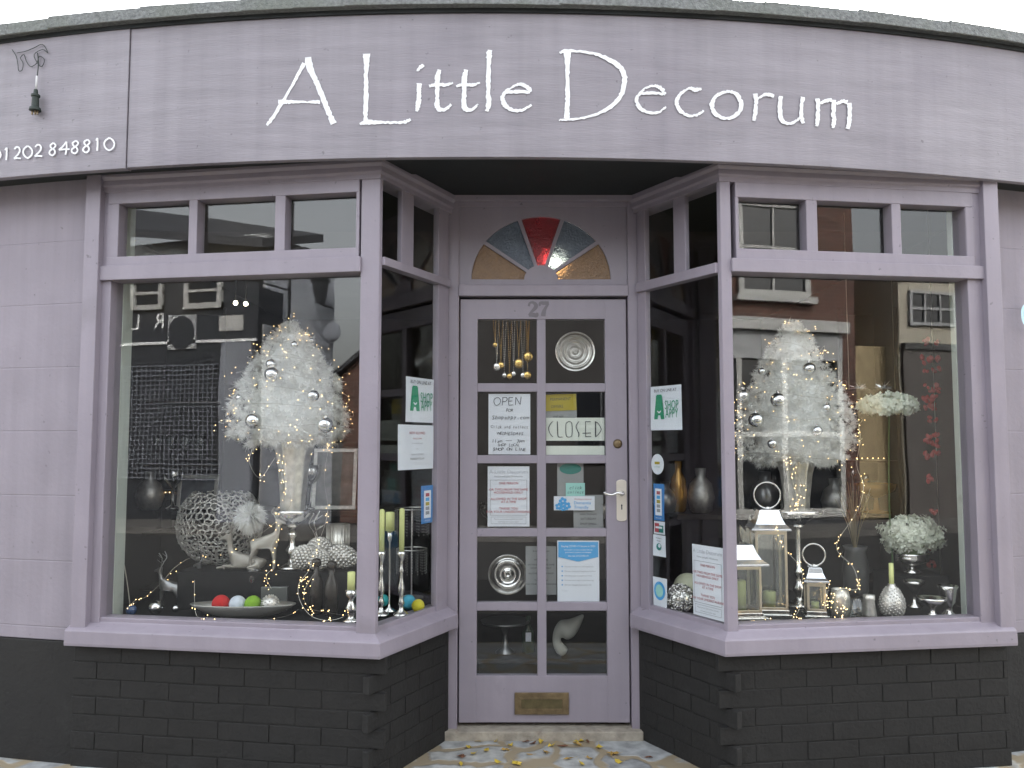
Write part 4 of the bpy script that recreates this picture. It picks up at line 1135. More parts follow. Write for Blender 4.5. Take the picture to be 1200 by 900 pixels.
deer_standing((at(324,0,3.885).x, 3.885, RISER), ht(668, 608, 3.885)/1.12, 'standing pale deer figurine beside the pedestal in the left window', M_deer, 1, anth=.6)
b = base(198, 712); deer_standing((b.x, b.y, FL), wd(40, b.y), 'dark wire deer figurine at the far left of the left window', M_dsilver, -1)
b = base(243, 712); deer_standing((b.x-.01, b.y+.05, FL), wd(44, b.y), 'dark deer figurine between the far left deer and the white dish', M_dsilver, -1)
# ---- pinecones
def cone(px, py, rx_, ry_, Y, label, tilt=0, mt=M_silverr):
    c = at(px, py, Y); rX = wd(rx_, Y); rZ = wd(ry_, Y); o = empty('pinecone_ornament', c, label, 'ornament', 'silver pinecones on the left riser')
    mb = MB(); mb.ball((0,0,0), 1, 14, 10, None, (rX*.9, rZ*.9, rZ*.9)); n = 130
    for i in range(n):
        t = (i+.5)/n; ct = 1-2*t; st_ = math.sqrt(1-ct*ct); a = i*2.39996
        d = Vector((ct, st_*math.cos(a), st_*math.sin(a)))
        p = Vector((d.x*rX, d.y*rZ, d.z*rZ)); sz = rZ*.17
        mb.ball(p*.95, sz, 6, 4)
    ob = mb.build('scales', mt, o, smooth=True); o.rotation_euler = (0, R(tilt), 0); return o
cone(356, 653, 13, 13.5, 3.90, 'round silver pinecone ornament at the left of the cluster', 20)
cone(374, 643, 14, 12.5, 3.96, 'silver pinecone ornament at the top of the cluster', -10)
cone(374, 656, 11, 12, 3.88, 'smaller silver pinecone ornament at the front of the cluster', 50)
cone(401, 652, 18, 12.5, 3.92, 'long silver pinecone ornament at the right of the cluster', 12)
# ---- wine glass, trinket box, bottles, tealight holder, antler
b = base(297, 713); H = at(297, 663, b.y).z-FL
g_ = empty('wine_glass', (b.x, b.y, FL), 'clear wine glass standing behind the dish of balls', 'glass')
k = H/.2
lath(g_, 'bowl', [(.004,.075*k),(.02,.085*k),(.034,.11*k),(.039,.14*k),(.034,.18*k),(.030,.2*k),(.0292,.2*k),(.037,.14*k),(.03,.11*k),(.0,.08*k)], M_gl)
lath(g_, 'stem', [(.032,0),(.032,.002),(.006,.006),(.003,.015),(.003,.076*k)], M_gl)
b = base(325, 713); t_ = empty('trinket_box', (b.x, b.y, FL), 'grey glass trinket box with a silver finial behind the left dish', 'box')
mb = MB(); w_ = wd(15, b.y); hz_ = at(325, 685, b.y).z-FL; mb.box(-w_, w_, -w_, w_, 0, hz_); mb.build('glass_box', mat('grey_glass', (.12,.125,.12), .12, spec=.8), t_, bevel=.003)
lath(t_, 'finial', [(.016,hz_),(.018,hz_+.004),(.008,hz_+.012),(.012,hz_+.028),(.007,hz_+.04),(.010,hz_+.05),(.004,hz_+.062),(0,hz_+.066)], M_silver)
M_dkb = mat('bronze_bottle', (.05,.045,.04), .18, metal=.5, var=.5, vscale=18)
for i, (x_, yb_, s_, l_) in enumerate(((370,719,1.0,'dark bronze glass bottle, left of the pair below the pinecones'),(388,721,1.0,'dark bronze glass bottle, right of the pair below the pinecones'))):
    b = base(x_, yb_); H = at(x_, 654+i*3, b.y).z-FL; o = empty('dark_bottle', (b.x, b.y, FL), l_, 'bottle', 'dark glass bottles')
    lath(o, 'body', [(.028,0),(.032,.01),(.033,H*.45),(.028,H*.6),(.013,H*.74),(.012,H*.84)], M_dkb)
    lath(o, 'stopper', [(.011,H*.84),(.018,H*.86),(.023,H*.93),(.017,H*.99),(0,H)], M_dkb)
b = Vector((at(396,640,4.12).x, 4.12, RISER)); H = at(396, 614, 4.12).z-RISER; o = empty('tealight_holder', b, 'ridged silver glass holder behind the pinecones', 'candle holder')
rr = wd(13, 4.12); mb = MB(); mb.lathe([(rr*.9,0),(rr,.005),(rr,H),(rr-.003,H),(rr-.004,.01),(0,.008)], n=28)
for i in range(22):
    a = 2*math.pi*i/22; mb.tube([(rr*math.cos(a), rr*math.sin(a), .004), (rr*math.cos(a), rr*math.sin(a), H-.002)], .0025, 5)
mb.build('ridged_wall', M_mglass, o, smooth=True)
b = at(372, 668, 4.06); b.z = RISER; o = empty('antler_ornament', b, 'small silver antler ornament behind the pinecones', 'ornament'); s_ = .40
lath(o, 'foot', [(.025,0),(.025,.005),(.006,.012),(.005,.11)], M_silverr); antlers(o, (0,0,.11), s_*.8, M_silver, 1)
# ---- dish with felt balls
b = base(285, 727); dY = b.y+.06; dc = Vector((at(285,700,dY).x, dY, FL)); o = empty('long_dish', dc, 'long silver rimmed dish of coloured balls in the left window', 'dish')
Lx = wd(61, dY); zt = at(285, 707, dY).z-FL
mb = MB(); vs = []; fs = []; nr = 6; n = 32
prof = [(.0,.014),(.45,.016),(.72,.030),(.9,zt-.014),(1.0,zt),(1.0,zt-.004),(.88,zt-.020),(.7,.02),(.4,.004),(0,.002)]
mb.lathe([(max(r,1e-6),z) for r, z in prof], n=36, M=Matrix.Diagonal((Lx, .075, 1)))
mb.build('dish', mat('dish_metal', (.55,.54,.5), .35, metal=.7), o, smooth=True)
for px_, m_, nm_, rp in ((260, M_feltr, 'red felt ball in the long dish', 10.2), (279.5, M_feltw, 'white felt ball in the long dish', 9.8), (297.5, M_feltg, 'green felt ball in the long dish', 9.8), (317.5, M_silverr, 'silver glitter ball at the right end of the long dish', 10)):
    r = wd(rp, dY); c = Vector((at(px_, 700, dY).x, dY-.01, FL+.022+r))
    q = empty('felt_ball', c, nm_, 'ball', 'balls in the long dish'); mb = MB(); mb.ball((0,0,0), r, 18, 12)
    if m_ is M_silverr:
        for i in range(90):
            t = (i+.5)/90; ct = 1-2*t; st2 = math.sqrt(1-ct*ct); a = i*2.39996; mb.ball(Vector((st2*math.cos(a), st2*math.sin(a), ct))*r, r*.11, 5, 4)
    mb.build('ball', m_, q, smooth=True)
# ---- candlesticks
BAL = [(.034,0),(.036,.006),(.030,.012),(.012,.03),(.010,.04),(.017,.055),(.024,.085),(.018,.115),(.009,.13),(.012,.14),(.010,.15)]
def stick(px, ybase, ytop, ycand, wc, label, lc, m=M_silver, prof='bal', rs=1.0, tall=False, zf=FL):
    b = base(px, ybase, zf); H = at(px, ytop, b.y).z-zf
    o = empty('candlestick', (b.x, b.y, zf), label, 'candlestick', 'silver candlesticks')
    k = H
    P_ = [(.30,0),(.31,.03),(.24,.05),(.10,.10),(.07,.16),(.13,.20),(.09,.25),(.07,.30),(.12,.37),(.14,.44),(.08,.54),(.06,.66),(.10,.70),(.06,.74),(.06,.84),(.11,.88),(.16,.95),(.17,1.0),(.09,1.0)]
    if prof == 'short': P_ = [(.42,0),(.44,.06),(.26,.10),(.16,.16),(.28,.34),(.30,.45),(.16,.62),(.13,.72),(.30,.82),(.32,1.0),(.12,1.0)]
    if prof == 'thin': P_ = [(.28,0),(.28,.02),(.06,.06),(.035,.1),(.035,.85),(.09,.9),(.12,1.0),(.05,1.0)]
    rs_ = rs
    lath(o, 'stem', [(r*rs_*.105, z*H) for r, z in P_], m)
    hc = at(px, ycand, b.y).z - (zf+H)
    c = empty('candle', (b.x, b.y, zf+H), lc, 'candle', 'lime yellow candles'); r = wd(wc/2, b.y)
    lath(c, 'wax', [(r,0),(r,hc*.97),(r*.8,hc),(0,hc+.002)], M_candle, 14); lath(c, 'wick', [(.0012,hc),(.001,hc+.008),(0,hc+.008)], M_wick, 6)
stick(411, 729, 691, 670, 9, 'short silver candlestick next to the left corner post', 'stubby lime candle next to the left corner post', prof='short', rs=.75)
stick(446.5, 722, 646, 597, 6, 'silver candlestick nearest the post in the left side window', 'thin lime candle nearest the post in the left side window', rs=1.1)
stick(456, 717, 622, 600, 10.5, 'slim tall stemmed silver candle stand in the left side window', 'thick lime candle on the slim stand', prof='thin', rs=1.1)
stick(470, 722, 646, 596, 6, 'silver candlestick nearest the door in the left side window', 'thin lime candle nearest the door', rs=1.1)
def simple_ball(px, py, rp, Y, m, label, name='felt_ball', z=None):
    c = at(px, py, Y); r = wd(rp, Y); c.z = FL+r+.0015 if z is None else z
    q = empty(name, c, label, 'ball'); mb = MB(); mb.ball((0,0,0), r, 16, 12); mb.build('ball', m, q, smooth=True); return q
simple_ball(449, 703, 7, 3.93, mat('cyan_felt', (.05,.42,.42), .8), 'teal ball left of the candlestick in the left side window')
simple_ball(479, 701, 8.5, 3.86, M_bb, 'turquoise blue ball behind the candlestick in the left side window')
simple_ball(490, 704, 7.5, 3.80, M_yb, 'bright yellow ball at the foot of the left side window')
simple_ball(183, 703, 8, 3.75, M_bauble, 'loose silver bauble lying at the far left of the left window', 'bauble')
simple_ball(206, 706, 4.5, 3.8, M_bauble, 'small loose silver bauble beside the far left deer', 'bauble')
simple_ball(154, 712, 6, 3.74, M_dblue, 'dark blue glass ball at the left end of the left window', 'bauble')
b = base(153, 716); o = empty('wire_hook', b, 'thin wire crook leaning by the left window reveal', 'hook')
mb = MB(); mb.tube(smooth_pts([Vector((0,0,0)), at(150,690,b.y)-b, at(145,660,b.y)-b, at(139,646,b.y)-b, at(134,650,b.y)-b, at(134,662,b.y)-b], 5), .0025, 6); mb.build('wire', M_wire, o, smooth=True)
# ---- bead stand in the side window
Yb = 4.15; c = at(483, 600, Yb); o = empty('bead_stand', (c.x, Yb, FL), 'two tier stand hung with glass bead strings in the left side window', 'jewellery stand')
mb = MB(); ztop = at(483, 596, Yb).z-FL; mb.tube([(0,0,0),(0,0,ztop)], .004, 6); mb.lathe([(.06,0),(.06,.006),(.005,.012)])
bd = MB(); M_bead = mat('glass_beads', (.42,.42,.40), .15, metal=.7)
for zt_, rr_, L_ in ((ztop, .085, .13), (ztop-.2, .075, .12)):
    mb.tube([(rr_*math.cos(a*.314), rr_*math.sin(a*.314), zt_) for a in range(20)], .003, 5, True)
    for i in range(18):
        a = 2*math.pi*i/18
        for j in range(9): bd.ball((rr_*math.cos(a), rr_*math.sin(a), zt_-.01-j*L_/9), .0042, 5, 4)
mb.build('frame', M_silverr, o); tag(bd.build('bead_strings', M_bead, o, smooth=True))
# ---- right display
def lantern(px, ybase, y_e, y_r, half_b, half_r, Y, label, ring=None, candle=None, lcan=None, rot=8):
    c = at(px, ybase, Y); o = empty('lantern', (c.x, Y, FL), label, 'lantern', 'silver lanterns in the right window'); o.rotation_euler = (0,0,R(rot))
    W = wd(half_b, Y); WR = wd(half_r, Y); ze = at(px, y_e, Y).z-FL; zr = at(px, y_r, Y).z-FL; b0 = .03
    mb = MB(); mb.box(-WR*1.0, WR*1.0, -WR, WR, 0, .012); mb.box(-W*1.06, W*1.06, -W*1.06, W*1.06, .012, b0); mb.build('base', M_silver, o, bevel=.002)
    fr_ = MB(); t = .011
    for sx in (-1,1):
        for sy in (-1,1): fr_.box(*sorted((sx*W, sx*(W-t))), *sorted((sy*W, sy*(W-t))), b0, ze)
    for sy in (-1,1):
        for z0_, z1_ in ((b0, b0+t), (ze-t*1.6, ze)):
            fr_.box(-W+t, W-t, *sorted((sy*(W-.0005), sy*(W-t))), z0_, z1_); fr_.box(*sorted((sy*(W-.0005), sy*(W-t))), -W+t, W-t, z0_, z1_)
    fr_.build('frame', M_champ, o, bevel=.001)
    gp = MB()
    for sy in (-1,1): gp.box(-W+t, W-t, sy*(W-.004)-.0008, sy*(W-.004)+.0008, b0+t, ze-t*1.6); gp.box(sy*(W-.004)-.0008, sy*(W-.004)+.0008, -W+t, W-t, b0+t, ze-t*1.6)
    gp.build('pane', M_gl, o)
    rf = MB(); vs = []; P_ = [(WR*1.04, ze), (WR*1.04, ze+.008), (WR*.80, ze+.3*(zr-ze)), (WR*.62, ze+.65*(zr-ze)), (WR*.52, zr), (WR*.40, zr+.004)]
    k_ = len(P_)
    for r_, z_ in P_:
        for sx, sy in ((-1,-1),(1,-1),(1,1),(-1,1)): vs.append((sx*r_, sy*r_, z_))
    fs = [(3,2,1,0)] + [(i*4+j, i*4+(j+1) % 4, (i+1)*4+(j+1) % 4, (i+1)*4+j) for i in range(k_-1) for j in range(4)] + [tuple((k_-1)*4+j for j in range(4))]
    rf.add(vs, fs); rf.build('roof', M_mirr, o, bevel=.0015)
    if ring:
        r_ = wd(ring, Y); mb = MB(); zc_ = zr+.006+r_
        mb.tube([(r_*math.cos(a*math.pi/14), 0, zc_+r_*math.sin(a*math.pi/14)) for a in range(28)], .004, 8, True)
        mb.lathe([(.010,zr+.002),(.010,zr+.012),(0,zr+.014)]); mb.build('ring_handle', M_silver, o, smooth=True)
    if candle:
        cc = empty('pillar_candle', (c.x, Y, FL+b0+.001), lcan, 'candle'); r_ = W*.42; lath(cc, 'wax', [(r_,0),(r_,candle*.97),(r_*.9,candle),(0,candle-.003)], M_candle, 18); lath(cc, 'wick', [(.0015,candle-.003),(.001,candle+.008),(0,candle+.008)], M_wick, 6)
M_champ = mat('champagne_metal', (.72,.64,.50), .3, metal=.9, var=.1)
M_mirr = mat('polished_steel', (.80,.82,.86), .16, metal=.95)
lantern(866, 727, 660, 637, 20, 26, 3.72, 'left lantern in the right window, half hidden by the corner post', candle=.13, lcan='lime pillar candle inside the half hidden lantern', rot=4)
lantern(902, 724, 620, 597, 17.5, 21, 3.78, 'tallest silver lantern standing beside the right window post', ring=15, candle=.07, lcan='lime pillar candle inside the tallest lantern', rot=-6)
lantern(955.5, 724, 681, 664.5, 10.5, 13.5, 3.72, 'smallest silver lantern with a large ring handle', ring=12.5, candle=.035, lcan='lime pillar candle inside the smallest lantern', rot=-10)
# metal leaf ornament
Yl = 3.95; c = at(879, 700, Yl); o = empty('leaf_ornament', (c.x, Yl, FL), 'tall silver leaf ornament between the two larger lanterns', 'ornament')
mb = MB(); zl0 = at(879, 640, Yl).z-FL; mb.tube([(0,0,0),(0,0,zl0)], .004, 6); mb.lathe([(.03,0),(.03,.005),(.004,.01)])
for a, l in ((-.35,.13),(.5,.15),(.05,.17)):
    pts = []
    for i in range(9):
        t = i/8; w_ = .018*math.sin(math.pi*t); pts.append((t, w_))
    poly = [(l*t*math.sin(a)+w_*math.cos(a), zl0-.02+l*t*math.cos(a)-w_*math.sin(a)) for t, w_ in pts] + [(l*t*math.sin(a)-w_*math.cos(a), zl0-.02+l*t*math.cos(a)+w_*math.sin(a)) for t, w_ in pts[::-1][1:-1]]
    mb.plate(poly, a*.02, a*.02+.003)
mb.build('leaves', M_silver, o)
def pot(name, px, yb, prof_px, m, label, cat, n=24, parts='body', zf=FL, dy=0):
    b = base(px, yb, zf); Y = b.y+dy; o = empty(name, (at(px,yb,Y).x, Y, zf), label, cat)
    z0 = at(px, yb, b.y).z
    pr = [(wd(r, Y), max(0, at(px, y, Y).z-at(px, yb, Y).z)) for r, y in prof_px]
    lath(o, parts, pr, m, n); return o, Y, pr
pot('glass_tumbler', 985, 722, [(9,722),(10,715),(11,700),(9,690),(8.5,690),(10,701),(9,714),(0,720)], M_mglass, 'round mercury glass votive wrapped in lights beside the smallest lantern', 'votive')
pot('glass_tumbler', 1003, 724, [(7.5,724),(8,722),(8.5,700),(8,700),(7,720),(0,721)], M_gl, 'straight clear glass tumbler among the lights in the right window', 'tumbler')
pot('silver_shaker', 1019, 722, [(8,722),(8,720),(6,704),(6.6,702),(6.6,697),(0,696)], M_silverr, 'small hammered silver pot left of the quilted bulb vase', 'pot')
# quilted bulb vase with candle
b = base(1046, 722); o = empty('bulb_vase', (b.x, b.y, FL), 'quilted silver bulb shaped candle vase in the right window', 'vase'); rr = wd(14, b.y); Hh = at(1046, 684, b.y).z-FL
P_ = [(.5,0),(.85,.1),(1,.33),(.93,.55),(.62,.8),(.3,.95),(.28,1.0),(.2,1.0),(.2,.9)]
mb = MB(); mb.lathe([(r*rr, z*Hh) for r, z in P_], n=28)
for i in range(190):
    t = (i+.5)/190; z = .04+.86*t; a = i*2.39996
    r = 0
    for (ra, za), (rb_, zb_) in zip(P_, P_[1:]):
        if za <= z <= zb_ and zb_ > za: r = ra+(rb_-ra)*(z-za)/(zb_-za)
    mb.ball((r*rr*math.cos(a), r*rr*math.sin(a), z*Hh), .0042, 5, 4)
mb.build('quilted_body', M_silverr, o, smooth=True)
c = empty('candle', (b.x, b.y, FL+Hh*.8), 'thin lime candle in the quilted bulb vase', 'candle', 'lime yellow candles'); hc = at(1046, 660, b.y).z-(FL+Hh*.8); lath(c, 'wax', [(.011,0),(.010,hc),(0,hc+.002)], M_candle, 12); lath(c, 'wick', [(.0012,hc),(.001,hc+.008),(0,hc+.008)], M_wick, 6)
# flower bowl
Yf = 4.07; c = at(1069, 660, Yf); zf = .7365; o = empty('footed_bowl', (c.x, Yf, zf), 'silver footed bowl holding the white flowers', 'bowl')
Hb = at(1069, 648, Yf).z-zf; rb_ = wd(18, Yf)
lath(o, 'bowl', [(.04,0),(.042,.006),(.015,.02),(.012,Hb*.35),(.03,Hb*.42),(rb_,Hb*.62),(rb_*1.02,Hb*.8),(rb_*.95,Hb*.9),(rb_*1.05,Hb),(rb_,Hb),(rb_*.9,Hb*.8),(0,Hb*.5)], M_silver)
def florets(root, rx, ry, rz, c, n=260, m=M_petal, sz=.013, seed=4):
    rnd = random.Random(seed); mb = MB()
    for i in range(n):
        t = (i+.5)/n; ct = 1-1.75*t; st_ = math.sqrt(max(0, 1-ct*ct)); a = i*2.39996+rnd.gauss(0,.1)
        d = Vector((st_*math.cos(a), st_*math.sin(a), ct)); lump = 1+.14*noise.noise(d*2.6+Vector((seed,0,0)))*2
        p = Vector(c)+Vector((d.x*rx, d.y*ry, d.z*rz))*lump*rnd.uniform(.88,1.04)
        nrm = (d+Vector((rnd.gauss(0,.3), rnd.gauss(0,.3), rnd.gauss(0,.3)))).normalized(); u = nrm.orthogonal().normalized(); u = Matrix.Rotation(rnd.uniform(0,6), 3, nrm) @ u; w_ = nrm.cross(u)
        for k in range(4):
            e = u*math.cos(k*math.pi/2)+w_*math.sin(k*math.pi/2); f = u*math.cos(k*math.pi/2+1.57)+w_*math.sin(k*math.pi/2+1.57)
            s_ = sz*rnd.uniform(.8,1.2)
            mb.add([p, p+e*s_*.55+f*s_*.4+nrm*.001, p+e*s_+nrm*s_*.25, p+e*s_*.55-f*s_*.4+nrm*.001], [(0,1,2,3)])
    return mb.build('florets', m, root)
o = empty('hydrangea_bunch', (c.x, Yf, zf+Hb), 'full white green hydrangea bunch in the silver footed bowl', 'flowers', 'white green flower heads')
rx_ = wd(33, Yf); hz_ = ht(606, 645, Yf)
florets(o, rx_, .12, hz_*.55, (0,0,hz_*.52), 800, sz=.017)
mb = MB(); mb.lathe([(.04,-.02),(.07,hz_*.3),(.05,hz_*.6),(0,hz_*.75)]); mb.build('green_core', mat('pale_stem', (.25,.36,.14), .7), o)
Yg = 4.05; c = at(1042, 475, Yg); o = empty('flower_spray', (c.x, Yg, FL), 'flat pale green flower spray on a tall stem in the right window', 'flowers', 'white green flower heads')
zc = c.z-FL; mb = MB(); mb.tube(smooth_pts([Vector((0,0,0)), Vector((-.015,0,zc*.5)), Vector((0,0,zc))], 6), .004, 6); mb.build('stem', M_leaf, o, smooth=True)
florets(o, wd(33, Yg), .07, wd(13, Yg), (0,0,zc), 480, mat('green_white_petal', (.88,.93,.80), .7), .017, 8)
pot('silver_goblet', 1072, 712, [(9,712),(9,710),(3,706),(2.5,697),(8,688),(11.5,684),(12,680),(11,680),(9,686),(0,690)], M_silver, 'silver goblet standing right of the quilted bulb vase', 'goblet')
pot('footed_dish', 1093, 725, [(9,725),(9.5,723),(3,718),(3,712),(8,708),(15,703),(16,700),(15,700),(7,706),(0,708)], M_silver, 'low silver footed dish at the front right of the right window', 'dish')
o, Y, pr = pot('silver_tankard', 1112, 721, [(8,721),(8,719),(4,716),(5,711),(8,705),(10,690),(11.5,686),(10.5,686),(8,700),(0,708)], M_silver, 'tall silver cup next to the right window reveal', 'cup')
# red petal garland
Yr = 4.1; o = empty('petal_garland', at(1092, 385, Yr), 'vertical garland of red petals hanging in the right window', 'garland'); t0 = o.location.copy()
mb = MB(); rnd = random.Random(21); mc = MB(); mc.tube([(0,0,.9),(0,0,-1.25)], .0015, 4)
for yy, n_, sp in ((400,6,9),(422,8,12),(432,6,10),(455,10,10),(468,10,10),(476,8,8),(490,4,6),(512,10,11),(520,8,8),(532,9,8),(560,4,5),(600,5,6),(640,4,5),(660,5,5)):
    for i in range(n_):
        p = at(1092+rnd.uniform(-sp,sp), yy+rnd.uniform(-4,4), Yr+rnd.uniform(-.02,.02))-t0
        mb.ball(p, rnd.uniform(.010,.018), 6, 4, Matrix.Rotation(rnd.uniform(0,3), 3, 'Y'), (1,.35,.7))
mc.build('cord', M_wire, o); mb.build('petals', M_redp, o, smooth=True)
# twig vase
Yt = 4.25; c = at(1002, 640, Yt); o = empty('twig_vase', (c.x, Yt, FL), 'bundle of thin pale gold twigs in a grey vase in the right window', 'vase')
z1 = at(1002, 640, Yt).z-FL; lath(o, 'vase', [(.05,0),(.06,.02),(.065,z1*.5),(.05,z1*.9),(.06,z1),(.055,z1),(.04,z1*.8)], mat('grey_vase', (.12,.12,.115), .4))
mb = MB()
for i in range(38):
    a = rnd.uniform(0,6.28); r_ = rnd.uniform(.02,.10); h_2 = rnd.uniform(.18,.34)
    mb.tube(smooth_pts([Vector((0,0,z1*.8)), Vector((r_*.4*math.cos(a), r_*.4*math.sin(a), z1+h_2*.5)), Vector((r_*math.cos(a), r_*math.sin(a), z1+h_2))], 3), .0013, 4)
mb.build('twigs', mat('gold_twigs', (.35,.29,.17), .5, metal=.4), o)
# two crystal tufts on a thin glass shelf
Yc = 4.2
o = empty('glass_shelf', at(1022, 457, Yc), 'thin glass shelf in the right window under two crystal tufts', 'shelf'); mb = MB(); w_ = wd(30, Yc); mb.box(-w_, w_, -.05, .05, -.004, 0); mb.build('shelf_glass', M_gl, o)
wr = MB()
for sx in (-1,1): wr.tube([(sx*w_*.9,0,0),(sx*w_*.9,0,2.57-o.location.z)], .0012, 4)
wr.build('hanging_wire', M_wire, o)
for x_, l_ in ((1007,'left crystal tuft on the thin glass shelf'),(1035,'right crystal tuft on the thin glass shelf')):
    c = at(x_, 456, Yc); o = empty('crystal_tuft', c+Vector((0,0,.0005)), l_, 'ornament', 'crystal tufts'); mb = MB()
    for i in range(26):
        d = Vector((rnd.gauss(0,.7), rnd.gauss(0,.7), abs(rnd.gauss(.5,.5)))).normalized(); mb.tube([d*.004+Vector((0,0,.003)), d*rnd.uniform(.03,.055)], [.004,.0008], 4)
    mb.build('spikes', mat('crystal', (.8,.85,.9), .12, metal=.8), o)
# right side window ornaments
def beaded(px, py, rp, Y, label, m):
    c = at(px, py, Y); r = wd(rp, Y); c.z = FL+r*1.04
    o = empty('woven_ball', c, label, 'ornament'); mb = MB(); rnd = random.Random(31)
    mb.ball((0,0,0), r*.9, 16, 12)
    for i in range(150):
        t = (i+.5)/150; ct = 1-2*t; st_ = math.sqrt(1-ct*ct); a = i*2.39996+rnd.gauss(0,.15)
        d = Vector((st_*math.cos(a), st_*math.sin(a), ct)); u = d.orthogonal().normalized(); u = Matrix.Rotation(rnd.uniform(0,6), 3, d) @ u
        mb.tube([d*r*.9-u*r*.2, d*r*1.03, d*r*.9+u*r*.2], r*.05, 4)
    mb.build('woven_strips', m, o, smooth=True)
beaded(797, 693, 16, 3.80, 'woven silver ball at the foot of the right side window', M_silver)
o = simple_ball(806, 680, 17, 4.02, M_creamball, 'cream ball behind the woven silver ball', 'cream_ball')
simple_ball(788, 705, 6, 3.88, mat('pearl', (.5,.5,.48), .3), 'small grey ball beside the blue ring sticker', 'pearl_ball')

# ------------------------------------------------------------------ fairy lights
def tree_spiral(px_c, rows, turns, seed):
    rnd = random.Random(seed); out = []; y0, y1 = rows[-1][1], rows[0][1]; n = int(turns*10)
    for i in range(n+1):
        t = i/n; y = y0+(y1-y0)*t; r = 5
        for (ra, ya), (rb_, yb_) in zip(rows, rows[1:]):
            if min(ya,yb_) <= y <= max(ya,yb_): r = ra+(rb_-ra)*(y-ya)/(yb_-ya)
        a = t*turns*2*math.pi+seed; rr = wd(r*1.03, YT)
        c = at(px_c, y, YT); out.append(Vector((c.x+rr*math.cos(a), YT+rr*math.sin(a), c.z+rnd.gauss(0,.012))))
    return out
light_string('string_lights', 'warm string lights wound round the left feather tree', tree_spiral(338, left_rows, 8, 1), 200, 1, jit=.022)
light_string('string_lights', 'warm string lights wound round the right feather tree', tree_spiral(932, right_rows, 8, 2), 200, 2, jit=.022)
def path(pp, jy=0): return [at(x, y, Y) for x, y, Y in pp]
light_string('string_lights', 'warm lights trailing down the left trumpet vase to the riser', path([(300,520,3.8),(292,540,3.78),(305,560,3.8),(325,535,3.78),(332,560,3.77),(328,590,3.78),(320,600,3.8),(328,620,3.78),(318,640,3.74),(322,662,3.74),(312,675,3.72),(318,690,3.72)]), 60, 3)
light_string('string_lights', 'warm lights from the lattice bowl down to the far left bauble', path([(330,560,3.82),(340,592,3.8),(300,630,3.8),(262,650,3.8),(228,652,3.85),(205,665,3.8),(190,682,3.75),(170,700,3.7),(160,702,3.7),(150,712,3.68)]), 24, 4, jit=.007)
light_string('string_lights', 'warm lights looping in front of the dark bottles by the left dish', path([(386,520,3.78),(380,560,3.76),(384,600,3.76),(372,640,3.72),(362,668,3.64),(350,685,3.6),(352,705,3.58),(365,722,3.56),(385,727,3.56),(403,722,3.58),(385,718,3.6),(362,712,3.6),(356,695,3.6),(368,672,3.62)]), 66, 5, jit=.008)
light_string('string_lights', 'warm lights lying around the foot of the long dish', path([(228,680,3.66),(228,705,3.6),(231,722,3.57),(245,727,3.55),(262,727,3.55),(300,727,3.55),(335,722,3.55),(350,714,3.57)]), 18, 6, jit=.006)
light_string('string_lights', 'warm lights trailing down the right trumpet vase', path([(922,536,3.72),(928,560,3.72),(935,590,3.72),(928,600,3.72),(940,570,3.72),(925,545,3.7),(938,610,3.72)]), 40, 7, jit=.01)
light_string('string_lights', 'warm lights hanging from the right feather tree to the votives', path([(998,470,3.85),(1008,510,3.8),(1004,545,3.8),(1012,570,3.78),(1004,600,3.75),(980,640,3.7),(1000,665,3.7),(1005,690,3.66),(985,690,3.64),(975,705,3.62),(990,712,3.6),(985,724,3.58),(972,712,3.6),(968,690,3.62)]), 85, 8, jit=.008)
light_string('string_lights', 'warm lights between the tallest and smallest lanterns', path([(905,600,3.66),(918,640,3.66),(938,665,3.62),(940,690,3.6),(936,715,3.57),(926,726,3.56),(905,726,3.55),(880,727,3.55),(955,724,3.56),(968,700,3.58),(972,680,3.6)]), 44, 9, jit=.006)

# ------------------------------------------------------------------ things just inside the door
Yd = 4.30
zs_ = [at(635, y, 4.4).z for y in (455, 538, 626, 714)]
xa, xb = at(552, 500, 4.4).x, at(722, 500, 4.4).x
o = empty('display_rack', ((xa+xb)/2, 4.4, .045), 'dark metal display rack just inside the glazed door', 'rack')
sx_ = (xa+xb)/2
def rel(mb, name, m, root, **k):
    t = mb.build(name, m, None, **k); t.parent = root; t.matrix_parent_inverse = Matrix.Translation(-Vector(root.location)); return t
for z in zs_:
    mb = MB(); mb.box(xa, xb, 4.36, 4.62, z-.012, z+.004); rel(mb, 'shelf', M_wood, o)
for x_ in (xa-.02, xb+.002):
    for y_ in (4.36, 4.60):
        mb = MB(); mb.box(x_, x_+.018, y_, y_+.018, .045, 2.25); rel(mb, 'post', M_dark, o)
mb = MB(); mb.box(xa, xb, 4.36, 4.62, 2.23, 2.25); rel(mb, 'shelf', M_wood, o)
def plate_(px, py, rp, Y, label, rings):
    c = at(px, py, Y); r = wd(rp, Y); o = empty('silver_plate', c, label, 'plate', 'round silver plates'); pr = []
    nseg = rings*6
    for i in range(nseg+1):
        t = i/nseg; pr.append((max(t*r, 0 if i else 1e-6), .006*math.sin(t*rings*2*math.pi)+.012*t))
    mb = MB(); mb.lathe([(a, b_) for a, b_ in pr]+[(r,.008),(0.001,-.006)], n=40, M=Matrix.Rotation(R(90), 3, 'X') @ Matrix.Rotation(R(0), 3, 'X'))
    mb.build('dish', M_silver, o, smooth=True); return o
plate_(674, 412, 23.5, 4.2, 'ringed silver plate hanging in the top right door pane', 4)
plate_(595, 673, 23, 4.2, 'domed silver plate hanging in the fourth row left door pane', 2)
for c_, z_ in (((674,412),2.23),((595,673),None)):
    pass
